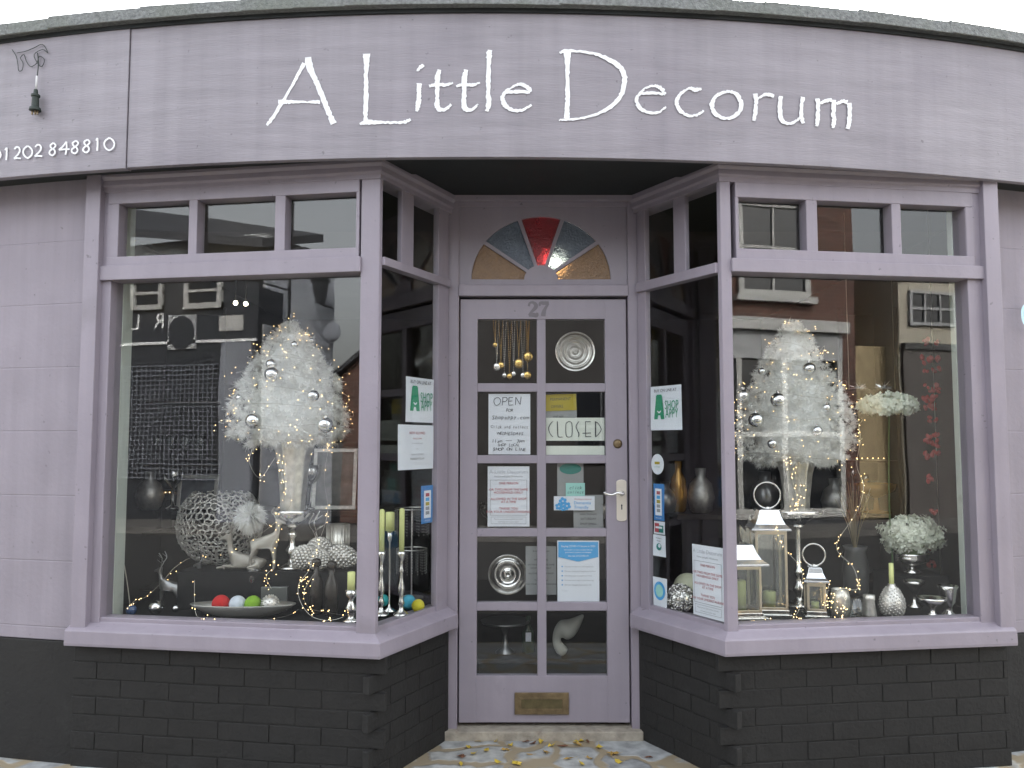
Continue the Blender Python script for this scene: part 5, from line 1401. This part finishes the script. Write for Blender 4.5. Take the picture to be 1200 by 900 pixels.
# necklaces
M_ch = M_gold
o = empty('necklace_hanger', at(600, 374, 4.1), 'hanger of gold and silver necklaces in the top left door pane', 'necklaces'); t0 = o.location.copy(); rnd = random.Random(17)
mb = MB(); mb.tube([at(572,366,4.1)-t0, at(628,366,4.1)-t0], .004, 6); mb.tube([at(575,366,4.1)-t0, Vector((at(575,366,4.1).x, 4.1, 2.57))-t0], .001, 4); mb.tube([at(624,366,4.1)-t0, Vector((at(624,366,4.1).x, 4.1, 2.57))-t0], .001, 4); mb.build('rail', M_dark, o)
for i, (x_, y_, m_, r_) in enumerate(((582,430,M_silver,5),(587,428,M_gold,4),(591,440,M_silver,3),(597,441,M_gold,3.5),(602,438,M_silver,3),(608,426,M_gold,6),(613,440,M_silver,3.5),(619,418,M_gold,6),(618,440,M_gold,5),(580,404,M_gold,3))):
    mb = MB()
    for s_ in (-1, 1):
        p0 = at(x_+s_*rnd.uniform(1.5,3), 367, 4.1)-t0; p1 = at(x_, y_-r_, 4.1+rnd.uniform(-.01,.01))-t0
        for k_ in range(34): mb.ball(p0.lerp(p1, k_/33), .0034, 5, 3)
    mb.ball(at(x_, y_, 4.1)-t0, wd(r_, 4.1), 12, 8, None, (1,.3,1)); mb.build('necklace', m_, o, smooth=True)
# goods on the rack
def at_shelf(px, zi, Y=4.45): return Vector((at(px, 500, Y).x, Y, zs_[zi]+.0045))
def goblet(px, zi, H, rw, label, m, name='goblet', cat='goblet', Y=4.45):
    o = empty(name, at_shelf(px, zi, Y), label, cat); lath(o, 'body', [(rw*.8,0),(rw*.8,.004),(rw*.15,H*.12),(rw*.12,H*.45),(rw*.6,H*.55),(rw,H*.8),(rw*.95,H),(rw*.9,H),(rw*.85,H*.75),(0,H*.6)], m); return o
goblet(695, 1, .17, .045, 'clear cut glass goblet on the second rack shelf behind the CLOSED sign', M_silver)
goblet(572, 2, .16, .05, 'dark glass goblet on the third rack shelf behind the red lettered notice', M_dkb)
goblet(640, 3, .12, .045, 'silver goblet low on the rack beside the grey notice', M_dsilver)
goblet(705, 2, .15, .04, 'silver goblet behind the blue flower sticker', M_silverr)
# lowest: cake stand, bottle with tag, white cat
ZL = .30
o = empty('low_table', ((xa+xb)/2, 4.35, .045), 'low dark table behind the bottom door panes', 'table'); mb = MB(); mb.box(xa, xb, 4.15, 4.62, ZL-.02, ZL); rel(mb, 'tabletop', M_wood, o, bevel=.003)
for x_ in (xa+.01, xb-.04):
    for y_ in (4.17, 4.57): mb = MB(); mb.box(x_, x_+.03, y_, y_+.03, .045, ZL-.02); rel(mb, 'leg', M_wood, o)
def low(px, Y=4.3): return Vector((at(px, 700, Y).x, Y, ZL+.0005))
Yq = 4.28
o = empty('cake_stand', low(592, Yq), 'dark silver cake stand in the bottom left door pane', 'cake stand'); Hh = at(592, 727, Yq).z-ZL
lath(o, 'stand', [(.05,0),(.05,.005),(.018,.03),(.010,Hh*.55),(.02,Hh*.8),(.12,Hh-.012),(.125,Hh),(.12,Hh),(0,Hh-.008)], M_dsilver)
o = empty('labelled_bottle', low(619, Yq), 'dark green bottle with a small white tag in the bottom left door pane', 'bottle'); Hh = at(619, 722, Yq).z-ZL
lath(o, 'bottle', [(.03,0),(.034,.01),(.034,Hh*.55),(.014,Hh*.75),(.012,Hh)], mat('green_bottle', (.03,.05,.03), .12)); mb = MB(); mb.box(-.014,.014,-.038,-.036,Hh*.35,Hh*.35+.045); mb.build('tag', M_paper, o)
o = empty('ceramic_bird', low(662, 4.22), 'white ceramic bird shaped ornament in the bottom right door pane', 'ornament'); Yz = 4.22; b0 = o.location
def rp(px_, py_, dy=0): return tuple(at(px_, py_, Yz+dy)-b0)
J = [rp(664,766), rp(655,760), rp(651,748), rp(655,740), rp(660,738), rp(669,737), rp(684,720)]
skin_fig('body', J, [(0,1),(1,2),(2,3),(3,4),(4,5),(5,6)], [.034,.032,.022,.036,.060,.052,.006], M_cer, o)
# lit lamp seen through the fanlight and two more spotlights in the shop
for x_, y_, Y_, l_ in ((650, 308, 4.40, 'lit ceiling lamp glowing behind the coloured fanlight'), (276, 355, 5.6, 'lit ceiling spotlight on the left seen through the left window'), (288, 356, 5.75, 'lit ceiling spotlight on the right seen through the left window')):
    c = at(x_, y_, Y_); o = empty('ceiling_lamp', (c.x, Y_, 2.574), l_, 'lamp', 'lit ceiling lamps in the shop'); dz_ = c.z-2.574
    mb = MB(); mb.tube([(0,0,0),(0,0,dz_+.03)], .004, 6); mb.lathe([(.025,-.012),(.025,0)]); mb.build('rod', M_dark, o)
    mb = MB(); mb.ball((0,0,dz_), .014 if Y_ > 5 else .03, 12, 8); mb.build('lamp_bulb', M_spot, o, smooth=True)
# sideboards with goods behind the displays
def sideboard(x0, x1, Y, z, label):
    o = empty('sideboard', ((x0+x1)/2, Y, .045), label, 'sideboard', 'dark sideboards inside the shop')
    mb = MB(); mb.box(x0, x1, Y, Y+.4, z-.03, z); rel(mb, 'top', M_wood, o, bevel=.003)
    mb = MB(); mb.box(x0+.03, x1-.03, Y+.03, Y+.38, .15, z-.03); rel(mb, 'carcass', M_dark, o)
    for x_ in (x0+.03, x1-.08):
        for y_ in (Y+.03, Y+.33): mb = MB(); mb.box(x_, x_+.05, y_, y_+.05, .045, .15); rel(mb, 'leg', M_wood, o)
    return o
def frame_pic(px, z, w_, h_, Y, label, col):
    o = empty('picture_frame', (at(px,500,Y).x, Y, z+.001), label, 'picture frame', 'framed pictures on the sideboards'); o.rotation_euler = (R(-8), 0, 0)
    mb = MB(); f_ = .022
    mb.box(-w_/2, w_/2, 0, .015, 0, f_); mb.box(-w_/2, w_/2, 0, .015, h_-f_, h_); mb.box(-w_/2, -w_/2+f_, .0005, .0145, f_, h_-f_); mb.box(w_/2-f_, w_/2, .0005, .0145, f_, h_-f_); mb.build('frame', M_silverr, o, bevel=.002)
    mb = MB(); mb.box(-w_/2+f_, w_/2-f_, .006, .012, f_, h_-f_); mb.build('picture', mat('picture_tone', col, .6, var=.5, vscale=9), o)
sideboard(-1.75, -.45, 4.75, .98, 'long dark sideboard deep behind the left window')
frame_pic(392, .98, .26, .36, 4.85, 'upright silver picture frame to the right of the left trumpet vase', (.22,.21,.19))
frame_pic(232, .98, .24, .20, 4.9, 'low silver picture frame left of the lattice bowl', (.12,.13,.15))
sideboard(.95, 2.05, 4.75, .96, 'long dark sideboard deep behind the right window')
def bgood(name, px, z, H, rw, m, label, cat, Y=4.88, kind=0):
    o = empty(name, (at(px,500,Y).x, Y, z+.001), label, cat)
    P_ = [[(.6,0),(.8,.05),(1,.35),(.8,.65),(.35,.8),(.4,1),(.3,1)], [(.7,0),(.7,.03),(.15,.1),(.1,.5),(.3,.55),(.9,.75),(1,1),(.9,1),(.8,.75),(0,.6)], [(.5,0),(.5,.04),(.12,.1),(.12,.8),(.3,.85),(.3,1),(0,1)]][kind]
    lath(o, 'body', [(r*rw, h*H) for r, h in P_], m)
M_amber = mat('amber_bowl', (.55,.30,.08), .2, metal=.6)
bgood('gold_bowl', 1024, .96, .17, .12, M_amber, 'wide amber bowl on the sideboard below the row of warm dots', 'bowl', kind=1)
bgood('glass_candlestick', 998, .96, .26, .05, M_silver, 'left silver candlestick on the right sideboard', 'candlestick', kind=2)
bgood('glass_candlestick', 1013, .96, .22, .05, M_silver, 'right silver candlestick on the right sideboard', 'candlestick', kind=2, Y=4.95)
bgood('squat_vase', 895, .96, .24, .09, M_dsilver, 'squat dark silver vase left of the right trumpet vase', 'vase')
bgood('squat_vase', 976, .96, .20, .08, M_silverr, 'squat pale silver vase right of the right trumpet vase', 'vase')
bgood('squat_vase', 178, .98, .22, .08, M_silverr, 'pale silver vase at the left end of the left sideboard', 'vase')
bgood('goblet', 205, .98, .24, .06, M_silver, 'silver goblet beside the vase on the left sideboard', 'goblet', kind=1)
bgood('goblet', 366, .98, .26, .06, M_silver, 'silver goblet behind the left pedestal stand', 'goblet', kind=1)
bgood('gold_bottle', 794, .96, .30, .055, M_amber, 'tall amber bottle glimpsed through the right side window', 'bottle', Y=4.9)
bgood('squat_vase', 778, .96, .18, .07, M_dsilver, 'dark vase glimpsed through the right side window', 'vase')
bgood('squat_vase', 820, .96, .26, .08, M_silverr, 'pale vase glimpsed through the right side window beside the post', 'vase')
# shelves deeper inside with rows of warm dots and glassware
def back_shelf(px0, px1, Y, ys, label, lights_at=None):
    x0, x1 = at(px0, 500, Y).x, at(px1, 500, Y).x
    o = empty('wall_shelves', ((x0+x1)/2, Y, .045), label, 'shelves', 'tall dark shelves inside the shop')
    mb = MB()
    for x_ in (x0, x1-.02): mb.box(x_, x_+.02, Y, Y+.3, .045, 2.2)
    mb.box(x0+.02, x1-.02, Y+.28, Y+.3, .045, 2.2); rel(mb, 'case', M_dark, o)
    for y_ in ys:
        z = at(600, y_, Y).z; mb = MB(); mb.box(x0+.02, x1-.02, Y+.005, Y+.28, z-.012, z); rel(mb, 'shelf', M_wood, o)
    if lights_at:
        for y_, pa, pb, n in lights_at:
            for i in range(n):
                p = at(pa+(pb-pa)*i/(n-1), y_, Y-.01); t = bpy.data.objects.new('bulb', _bulb_me); COL.objects.link(t); t.parent = o; t.location = p-Vector(o.location); t.scale = (1.6,1.6,1.6)
    return o
back_shelf(150, 262, 5.0, (470, 545, 577, 625, 690), 'tall dark shelves behind the left window, edged with a row of warm dots', [(577, 194, 232, 9)])
back_shelf(985, 1055, 5.0, (540, 610, 680), 'tall dark shelves behind the right window, edged with a row of warm dots', [(537, 1004, 1042, 7)])
rnd = random.Random(77)
GL = MB(); GL.lathe([(.03,0),(.03,.003),(.004,.01),(.004,.08),(.03,.11),(.034,.15),(.03,.19),(.028,.19),(.031,.15),(.0,.10)], n=14)
gme = GL.build('glass', M_gl, None, smooth=True); gdat = gme.data; bpy.data.objects.remove(gme)
wordy = ['leftmost', 'second from the left', 'third from the left', 'fourth from the left', 'rightmost']
for row, (y_, nm_) in enumerate(((625, 'lower'), (545, 'upper'))):
    for i in range(5):
        px_ = 165+i*17; c = at(px_, y_, 5.1); o = bpy.data.objects.new('wine_glass', gdat); COL.objects.link(o); o.location = (c.x, 5.12, at(600, y_, 5.0).z+.0005)
        tag(o, f'stemmed glass behind the left window, {nm_} dark shelf, {wordy[i]}', 'glass', 'stemmed glasses on the tall dark shelves')
# ------------------------------------------------------------------ ground and street
def st_box(name, m, *b, bevel=0):
    mb = MB(); mb.box(*b); return tag(mb.build(name, m, None, bevel=bevel), kind='structure')
mb = MB(); mb.add([(-400,-400,-.11),(400,-400,-.11),(400,400,-.11),(-400,400,-.11)], [(0,1,2,3)]); tag(mb.build('road', M_asph), kind='structure')
st_box('pavement', M_pave, -40, 40, 2.35, 12, -.105, 0)
st_box('kerb', M_kerb, -40, 40, 2.22, 2.347, -.108, .002, bevel=.01)
st_box('pavement', mat('old_slabs', (.13,.125,.12), .85, var=.3, vscale=5), -40, 40, -5.6, -4.3, -.105, 0)
mb = MB(); mb.add([(-40,1.95,-.106),(40,1.95,-.106),(40,2.03,-.106),(-40,2.03,-.106),(-40,1.78,-.106),(40,1.78,-.106),(40,1.86,-.106),(-40,1.86,-.106)], [(0,1,2,3),(4,5,6,7)]); tag(mb.build('road_marking', M_yline), kind='structure')
# fallen leaves
LP = [(581,866,0),(560,869,1),(549,876,0),(555,884,0),(541,887,2),(598,873,0),(592,879,1),(616,870,2),(624,872,2),(634,868,0),(646,874,0),(640,882,1),(659,875,2),(677,866,0),(688,868,2),(676,872,1),(702,877,0),(718,884,1),(760,888,2),(621,884,1),(583,893,0),(606,896,0),(682,896,0),(725,893,0),(666,890,1),(570,880,0),(692,889,1),(540,896,0)]
lm = [mat('yellow_leaf', (.55,.40,.05), .6, var=.2), mat('ochre_leaf', (.38,.24,.06), .6, var=.2), mat('brown_leaf', (.14,.06,.03), .6, var=.2)]
rnd = random.Random(5); nmz = ['bright yellow', 'ochre', 'dark brown']
shapes = [[(-.5,0),(-.2,.2),(.15,.22),(.5,0),(.15,-.2),(-.2,-.22)], [(-.5,0),(-.3,.28),(-.05,.12),(.1,.4),(.2,.12),(.5,.05),(.2,-.1),(.12,-.38),(-.05,-.12),(-.3,-.25)], [(-.5,.02),(-.1,.1),(.2,.14),(.5,0),(.1,-.12),(-.2,-.1)]]
for i, (x_, y_, k_) in enumerate(LP):
    p = at_z(x_, y_, .003)
    if p.y > 3.87: p.y = 3.87-.01*rnd.random()
    o = bpy.data.objects.new('fallen_leaf', None); 
    sh2 = shapes[rnd.randrange(3)]; s_ = rnd.uniform(.036,.062); a = rnd.uniform(0,6.28); mb = MB()
    vs = [(0,0,.004)] + [(s_*(x*math.cos(a)-y*math.sin(a)), s_*(x*math.sin(a)+y*math.cos(a)), rnd.uniform(.001,.014)) for x, y in sh2]
    n = len(sh2); mb.add(vs, [(0, j+1, (j+1) % n+1) for j in range(n)])
    mb.tube([Vector(vs[1]), Vector(vs[1])*1.5], .0006, 3)
    bpy.data.objects.remove(o)
    o = mb.build('fallen_leaf', lm[k_], None); o.location = (p.x, p.y, .001)
    col_ = int((x_-535)/38)
    where = 'left' if x_ < 600 else 'middle' if x_ < 670 else 'right'
    near = 'close to the door threshold' if y_ < 875 else 'on the paving before the door' if y_ < 888 else 'nearest the street'
    tag(o, f'{nmz[k_]} leaf on the {where} of the doorway paving, {near}', 'leaf', f'{nmz[k_]} leaves, {where} of the paving, {near}')

# ------------------------------------------------------------------ buildings over the street (seen in the glass)
YO = -5.5
M_ren = mat('grey_render', (.22,.235,.27), .85, var=.1, vscale=2)
M_renc = mat('cream_render', (.42,.39,.32), .85, var=.08)
M_dkren = mat('dark_shopfront_paint', (.035,.038,.045), .6, var=.1)
M_renp = mat('pale_render', (.36,.37,.38), .85, var=.1)
M_slate = mat('slate', (.05,.052,.06), .7, var=.3, vscale=8)
M_shut = mat('shutter_grey', (.20,.215,.25), .5)
M_pglass = mat('dark_window_glass', (.012,.014,.018), .05, spec=.6)
def bpart(root, name, m, *b, bevel=0):
    mb = MB(); mb.box(*b); return rel(mb, name, m, root, bevel=bevel)
def owin(root, x0, x1, z0, z1, y, fr=.06, bars=1, mf=M_wframe, trans=True):
    mb = MB(); mb.box(x0, x1, y-.002, y+.06, z0, z0+fr); mb.box(x0, x1, y-.002, y+.06, z1-fr, z1); mb.box(x0, x0+fr, y-.001, y+.059, z0, z1); mb.box(x1-fr, x1, y-.001, y+.059, z0, z1)
    for k in range(bars): xx = x0+(x1-x0)*(k+1)/(bars+1); mb.box(xx-.02, xx+.02, y, y+.05, z0, z1)
    if trans: mb.box(x0, x1, y, y+.055, (z0+z1)/2-.025, (z0+z1)/2+.025)
    w = rel(mb, 'window', mf, root); g = MB(); g.box(x0+.01, x1-.01, y, y+.02, z0+.01, z1-.01)
    t = g.build('pane', M_pglass, None); t.parent = w; t.matrix_parent_inverse = Matrix.Identity(4)
    return w
# dark shop with a shutter
b = empty('building', (-9.3, YO, 0), 'dark fronted shop with lettered fascia and grille shutter, reflected in the left window', 'building')
bpart(b, 'wall', M_renp, -14, -7.46, YO-2, YO, 0, 5.0)
bpart(b, 'shopfront', M_dkren, -13.5, -7.5, YO+.001, YO+.12, 0, 4.45)
bpart(b, 'cornice', M_white, -13.5, -7.5, YO+.121, YO+.16, 3.10, 3.15)
bpart(b, 'pilaster', M_ren, -8.2, -7.55, YO+.121, YO+.2, 0, 3.08)
mb = MB()
for i in range(48): x_ = -13+i*.0985; mb.box(x_, x_+.018, YO+.15, YO+.165, .7, 2.72)
for i in range(25): z_ = .72+i*.083; mb.box(-13, -8.25, YO+.166, YO+.176, z_, z_+.016)
rel(mb, 'shutter', M_shut, b)
mb = MB()
for ch, px_ in (('R', 192), ('L', 164), ('N', 136)):
    pass
vs_ = MB(); vs_.text('R', 9.62, 3.40, .42, y=0); vs_.text('L', 10.15, 3.40, .42, y=0); vs_.text('N', 10.7, 3.40, .42, y=0)
vs_.v = [Vector((-v.x, YO+.125, v.z)) for v in vs_.v]
# text reads left to right for someone facing that shop (looking along -Y): world x decreases
rel(vs_, 'fascia_lettering', M_white, b)
owin(b, -10.2, -9.5, 3.75, 4.35, YO+.13, .09, 0); owin(b, -9.0, -8.2, 3.72, 4.35, YO+.13, .1, 0)
bpart(b, 'wall_sign', M_wframe, -8.28, -7.78, YO+.122, YO+.15, 3.30, 3.58)
mb = MB(); mb.plate([(-9.06+.30*math.cos(a*math.pi/14), 3.3+.30*math.sin(a*math.pi/14)) for a in range(28)], YO+.165, YO+.17); rel(mb, 'round_sign', M_dkren, b)
bpart(b, 'sign_board', M_renp, -9.38, -8.74, YO+.13, YO+.16, 3.0, 3.62)
mb = MB(); mb.add([(-14.3,YO+.35,5.7),(-7.3,YO+.35,4.65),(-7.3,YO-1.6,5.2),(-14.3,YO-1.6,6.6),(-14.3,YO+.35,5.85),(-7.3,YO+.35,4.8),(-7.3,YO-1.6,5.35),(-14.3,YO-1.6,6.75)], [(3,2,1,0),(4,5,6,7),(0,1,5,4),(1,2,6,5),(2,3,7,6),(3,0,4,7)]); rel(mb, 'roof', M_slate, b)
# grey rendered building
b = empty('building', (-6.8, YO, 0), 'grey rendered building with a hanging sign, reflected beside the left feather tree', 'building')
mb = MB(); mb.prism([(-7.455,YO-.7),(-6.6,YO-.7),(-6.09,YO),(-7.455,YO)], 0, 4.55); rel(mb, 'wall', M_ren, b); bpart(b, 'roof', M_slate, -7.455, -6.6, YO-.8, YO+.12, 4.55, 4.66)
mb = MB(); mb.tube([(-6.98,YO,4.0),(-6.98,YO+.06,4.0)], .02, 6); mb.box(-6.99,-6.97,YO,YO+.9,3.95,3.98); mb.box(-6.99,-6.97,YO+.2,YO+.85,3.3,3.88); mb.box(-7.0,-6.96,YO,YO+.03,3.2,4.2); rel(mb, 'hanging_sign', M_dkren, b)
mb = MB(); mb.tube([(-6.06,YO+.1,3.6),(-6.06,YO+.5,3.6)], .02, 6); mb.lathe([(.09,3.62),(.16,3.95),(.19,3.98),(.05,4.2),(0,4.28)], (-6.06,YO+.5,0), 6); rel(mb, 'wall_lamp', M_dkren, b)
mb = MB(); mb.lathe([(.17,0),(.13,.04),(0,.06)], (-5.95,YO+.3,3.15), 20, Matrix.Rotation(R(-90), 3, 'X')); mb.tube([(-6.08,YO-.1,3.15),(-5.95,YO+.3,3.15)], .015, 5); rel(mb, 'satellite_dish', M_ren, b)
# low brick cottage with a gable
b = empty('building', (-5.3, YO, 0), 'low red brick cottage across the street with a pitched roof', 'building')
mb = MB(); mb.plate([(-6.085,0),(-4.55,0),(-4.55,2.55),(-5.3,3.05),(-6.085,2.55)], YO-5, YO-.3); rel(mb, 'wall', M_redbrick, b)
mb = MB(); mb.plate([(-6.2,2.56),(-5.3,3.15),(-4.5,2.60),(-4.5,2.52),(-5.3,3.06),(-6.2,2.48)], YO-5, YO-.15); rel(mb, 'roof', M_slate, b)
# dark terrace opposite the door
b = empty('building', (-.2, YO, 0), 'dark painted terrace straight across the street from the door', 'building')
bpart(b, 'wall', mat('dark_terrace', (.035,.033,.033), .85, var=.2), -4.4, 4.0, YO-6, YO, 0, 4.3); bpart(b, 'roof', M_slate, -4.5, 4.1, YO-6, YO+.2, 4.3, 4.42)
for x_ in (-3.6, -1.5, 1.0, 2.7): owin(b, x_, x_+.9, 1.0, 2.3, YO+.003, .05, 1, M_dkren)
# brick building with white sashes and a pale shopfront
b = empty('building', (6.5, YO, 0), 'red brick building with white sash windows above a pale shopfront, reflected in the right window', 'building')
bpart(b, 'wall', M_redbrick, 4.05, 8.85, YO-6, YO, 0, 5.75); bpart(b, 'roof', M_slate, 3.95, 8.95, YO-6, YO+.15, 5.75, 5.9)
owin(b, 6.5, 7.9, 3.85, 5.5, YO+.005, .10, 1); owin(b, 4.5, 5.7, 3.85, 5.5, YO+.005, .10, 1); bpart(b, 'window_sill', M_wframe, 6.42, 7.98, YO+.001, YO+.14, 3.74, 3.85)
bpart(b, 'shop_cornice', M_wframe, 4.3, 8.5, YO+.001, YO+.30, 3.22, 3.42); bpart(b, 'shop_fascia', M_renp, 4.4, 8.4, YO+.002, YO+.2, 2.75, 3.21)
mb = MB()
for x_ in (4.45, 5.4, 6.35, 7.2, 8.3): mb.box(x_, x_+.10, YO+.05, YO+.19, .25, 2.749)
mb.box(4.45, 8.4, YO+.05, YO+.185, 1.45, 1.53); mb.box(4.45, 8.4, YO+.05, YO+.195, .12, .27); rel(mb, 'shop_window_frame', M_wframe, b)
bpart(b, 'shop_window_glass', M_pglass, 4.45, 8.4, YO+.06, YO+.08, .2, 2.75); bpart(b, 'stall_riser', M_dkren, 4.4, 8.4, YO+.002, YO+.17, 0, .12)
# sandy wall and lower range
b = empty('building', (9.2, YO-1, 0), 'low sandy walled range set back beside the red brick building', 'building')
bpart(b, 'wall', mat('sandy_wall', (.34,.27,.16), .9, var=.15), 8.86, 9.75, YO-5, YO-.3, 0, 3.1)
b = empty('building', (10.9, YO, 0), 'cream building across the street, small window above tall dark gates', 'building')
bpart(b, 'wall', M_renc, 9.76, 13.5, YO-5, YO, 0, 4.6); bpart(b, 'gates', mat('gate_wood', (.10,.09,.085), .8, var=.3, stretch=(12,1,1)), 9.8, 12.2, YO+.002, YO+.06, 0, 3.0)
bpart(b, 'lintel', mat('dark_lintel', (.07,.07,.07), .8), 9.8, 12.3, YO+.002, YO+.1, 3.0, 3.12)
owin(b, 9.95, 11.0, 3.45, 4.1, YO+.004, .06, 2, M_renp)
# pale gable behind the shop roof, at the upper right, and a roof at the upper left
b = empty('building', (6.2, 11, 0), 'bright pale rendered gable beyond the right end of the coping', 'building')
mb = MB(); mb.plate([(4.6,0),(14,0),(14,9),(9,7.6),(6.6,6.55),(4.9,5.6)], 11, 16); rel(mb, 'wall', mat('white_render', (.8,.78,.72), .8), b)
b = empty('building', (-6.5, 9, 0), 'slate roof just visible beyond the left end of the coping', 'building')
e0 = at(-40, 18, 9.5); e1 = at(14, 38, 9.5)
mb = MB(); mb.plate([(e0.x-3,0),(e1.x,0),(e1.x,e1.z-.25),(e0.x,e0.z-.1),(e0.x-3,e0.z)], 9.5, 14); rel(mb, 'wall', M_redbrick, b)
mb = MB(); mb.plate([(e1.x+.15,e1.z-.32),(e1.x+.15,e1.z-.2),(e0.x,e0.z+.08),(e0.x-3,e0.z+.5),(e0.x-3,e0.z),(e0.x,e0.z-.1)], 9.3, 14.2); rel(mb, 'roof', M_slate, b)

# ------------------------------------------------------------------ light
W = bpy.data.worlds.new('World'); S.world = W; W.use_nodes = True
nt = W.node_tree; N = nt.nodes; L = nt.links
bg = N['Background']; sky = N.new('ShaderNodeTexSky'); sky.sky_type = 'NISHITA'; sky.sun_disc = False
SE, SR = 36, 22
sky.sun_elevation = R(SE); sky.sun_rotation = R(SR); sky.dust_density = 6; sky.air_density = 1.2; sky.ozone_density = .6
hs = N.new('ShaderNodeHueSaturation'); hs.inputs['Saturation'].default_value = .22
L.new(sky.outputs[0], hs.inputs['Color']); L.new(hs.outputs[0], bg.inputs['Color']); bg.inputs['Strength'].default_value = .15
sun = bpy.data.lights.new('sun', 'SUN'); sun.energy = 1.0; sun.angle = R(8); sun.color = (1,.96,.9)
so = bpy.data.objects.new('sun', sun); COL.objects.link(so)
az = R(SR)   # Nishita: rotation measured from +Y clockwise seen from above
d = Vector((math.sin(az)*math.cos(R(SE)), math.cos(az)*math.cos(R(SE)), math.sin(R(SE))))
so.rotation_euler = d.to_track_quat('Z', 'Y').to_euler()
S.view_settings.view_transform = 'Standard'; S.view_settings.look = 'None'; S.view_settings.gamma = 1
S.view_settings.exposure = EXPO
S.render.engine = 'CYCLES'
C = S.cycles; C.max_bounces = 10; C.transparent_max_bounces = 24; C.diffuse_bounces = 4; C.glossy_bounces = 5; C.transmission_bounces = 6
C.use_denoising = True; C.caustics_reflective = False; C.caustics_refractive = False; C.sample_clamp_indirect = 4
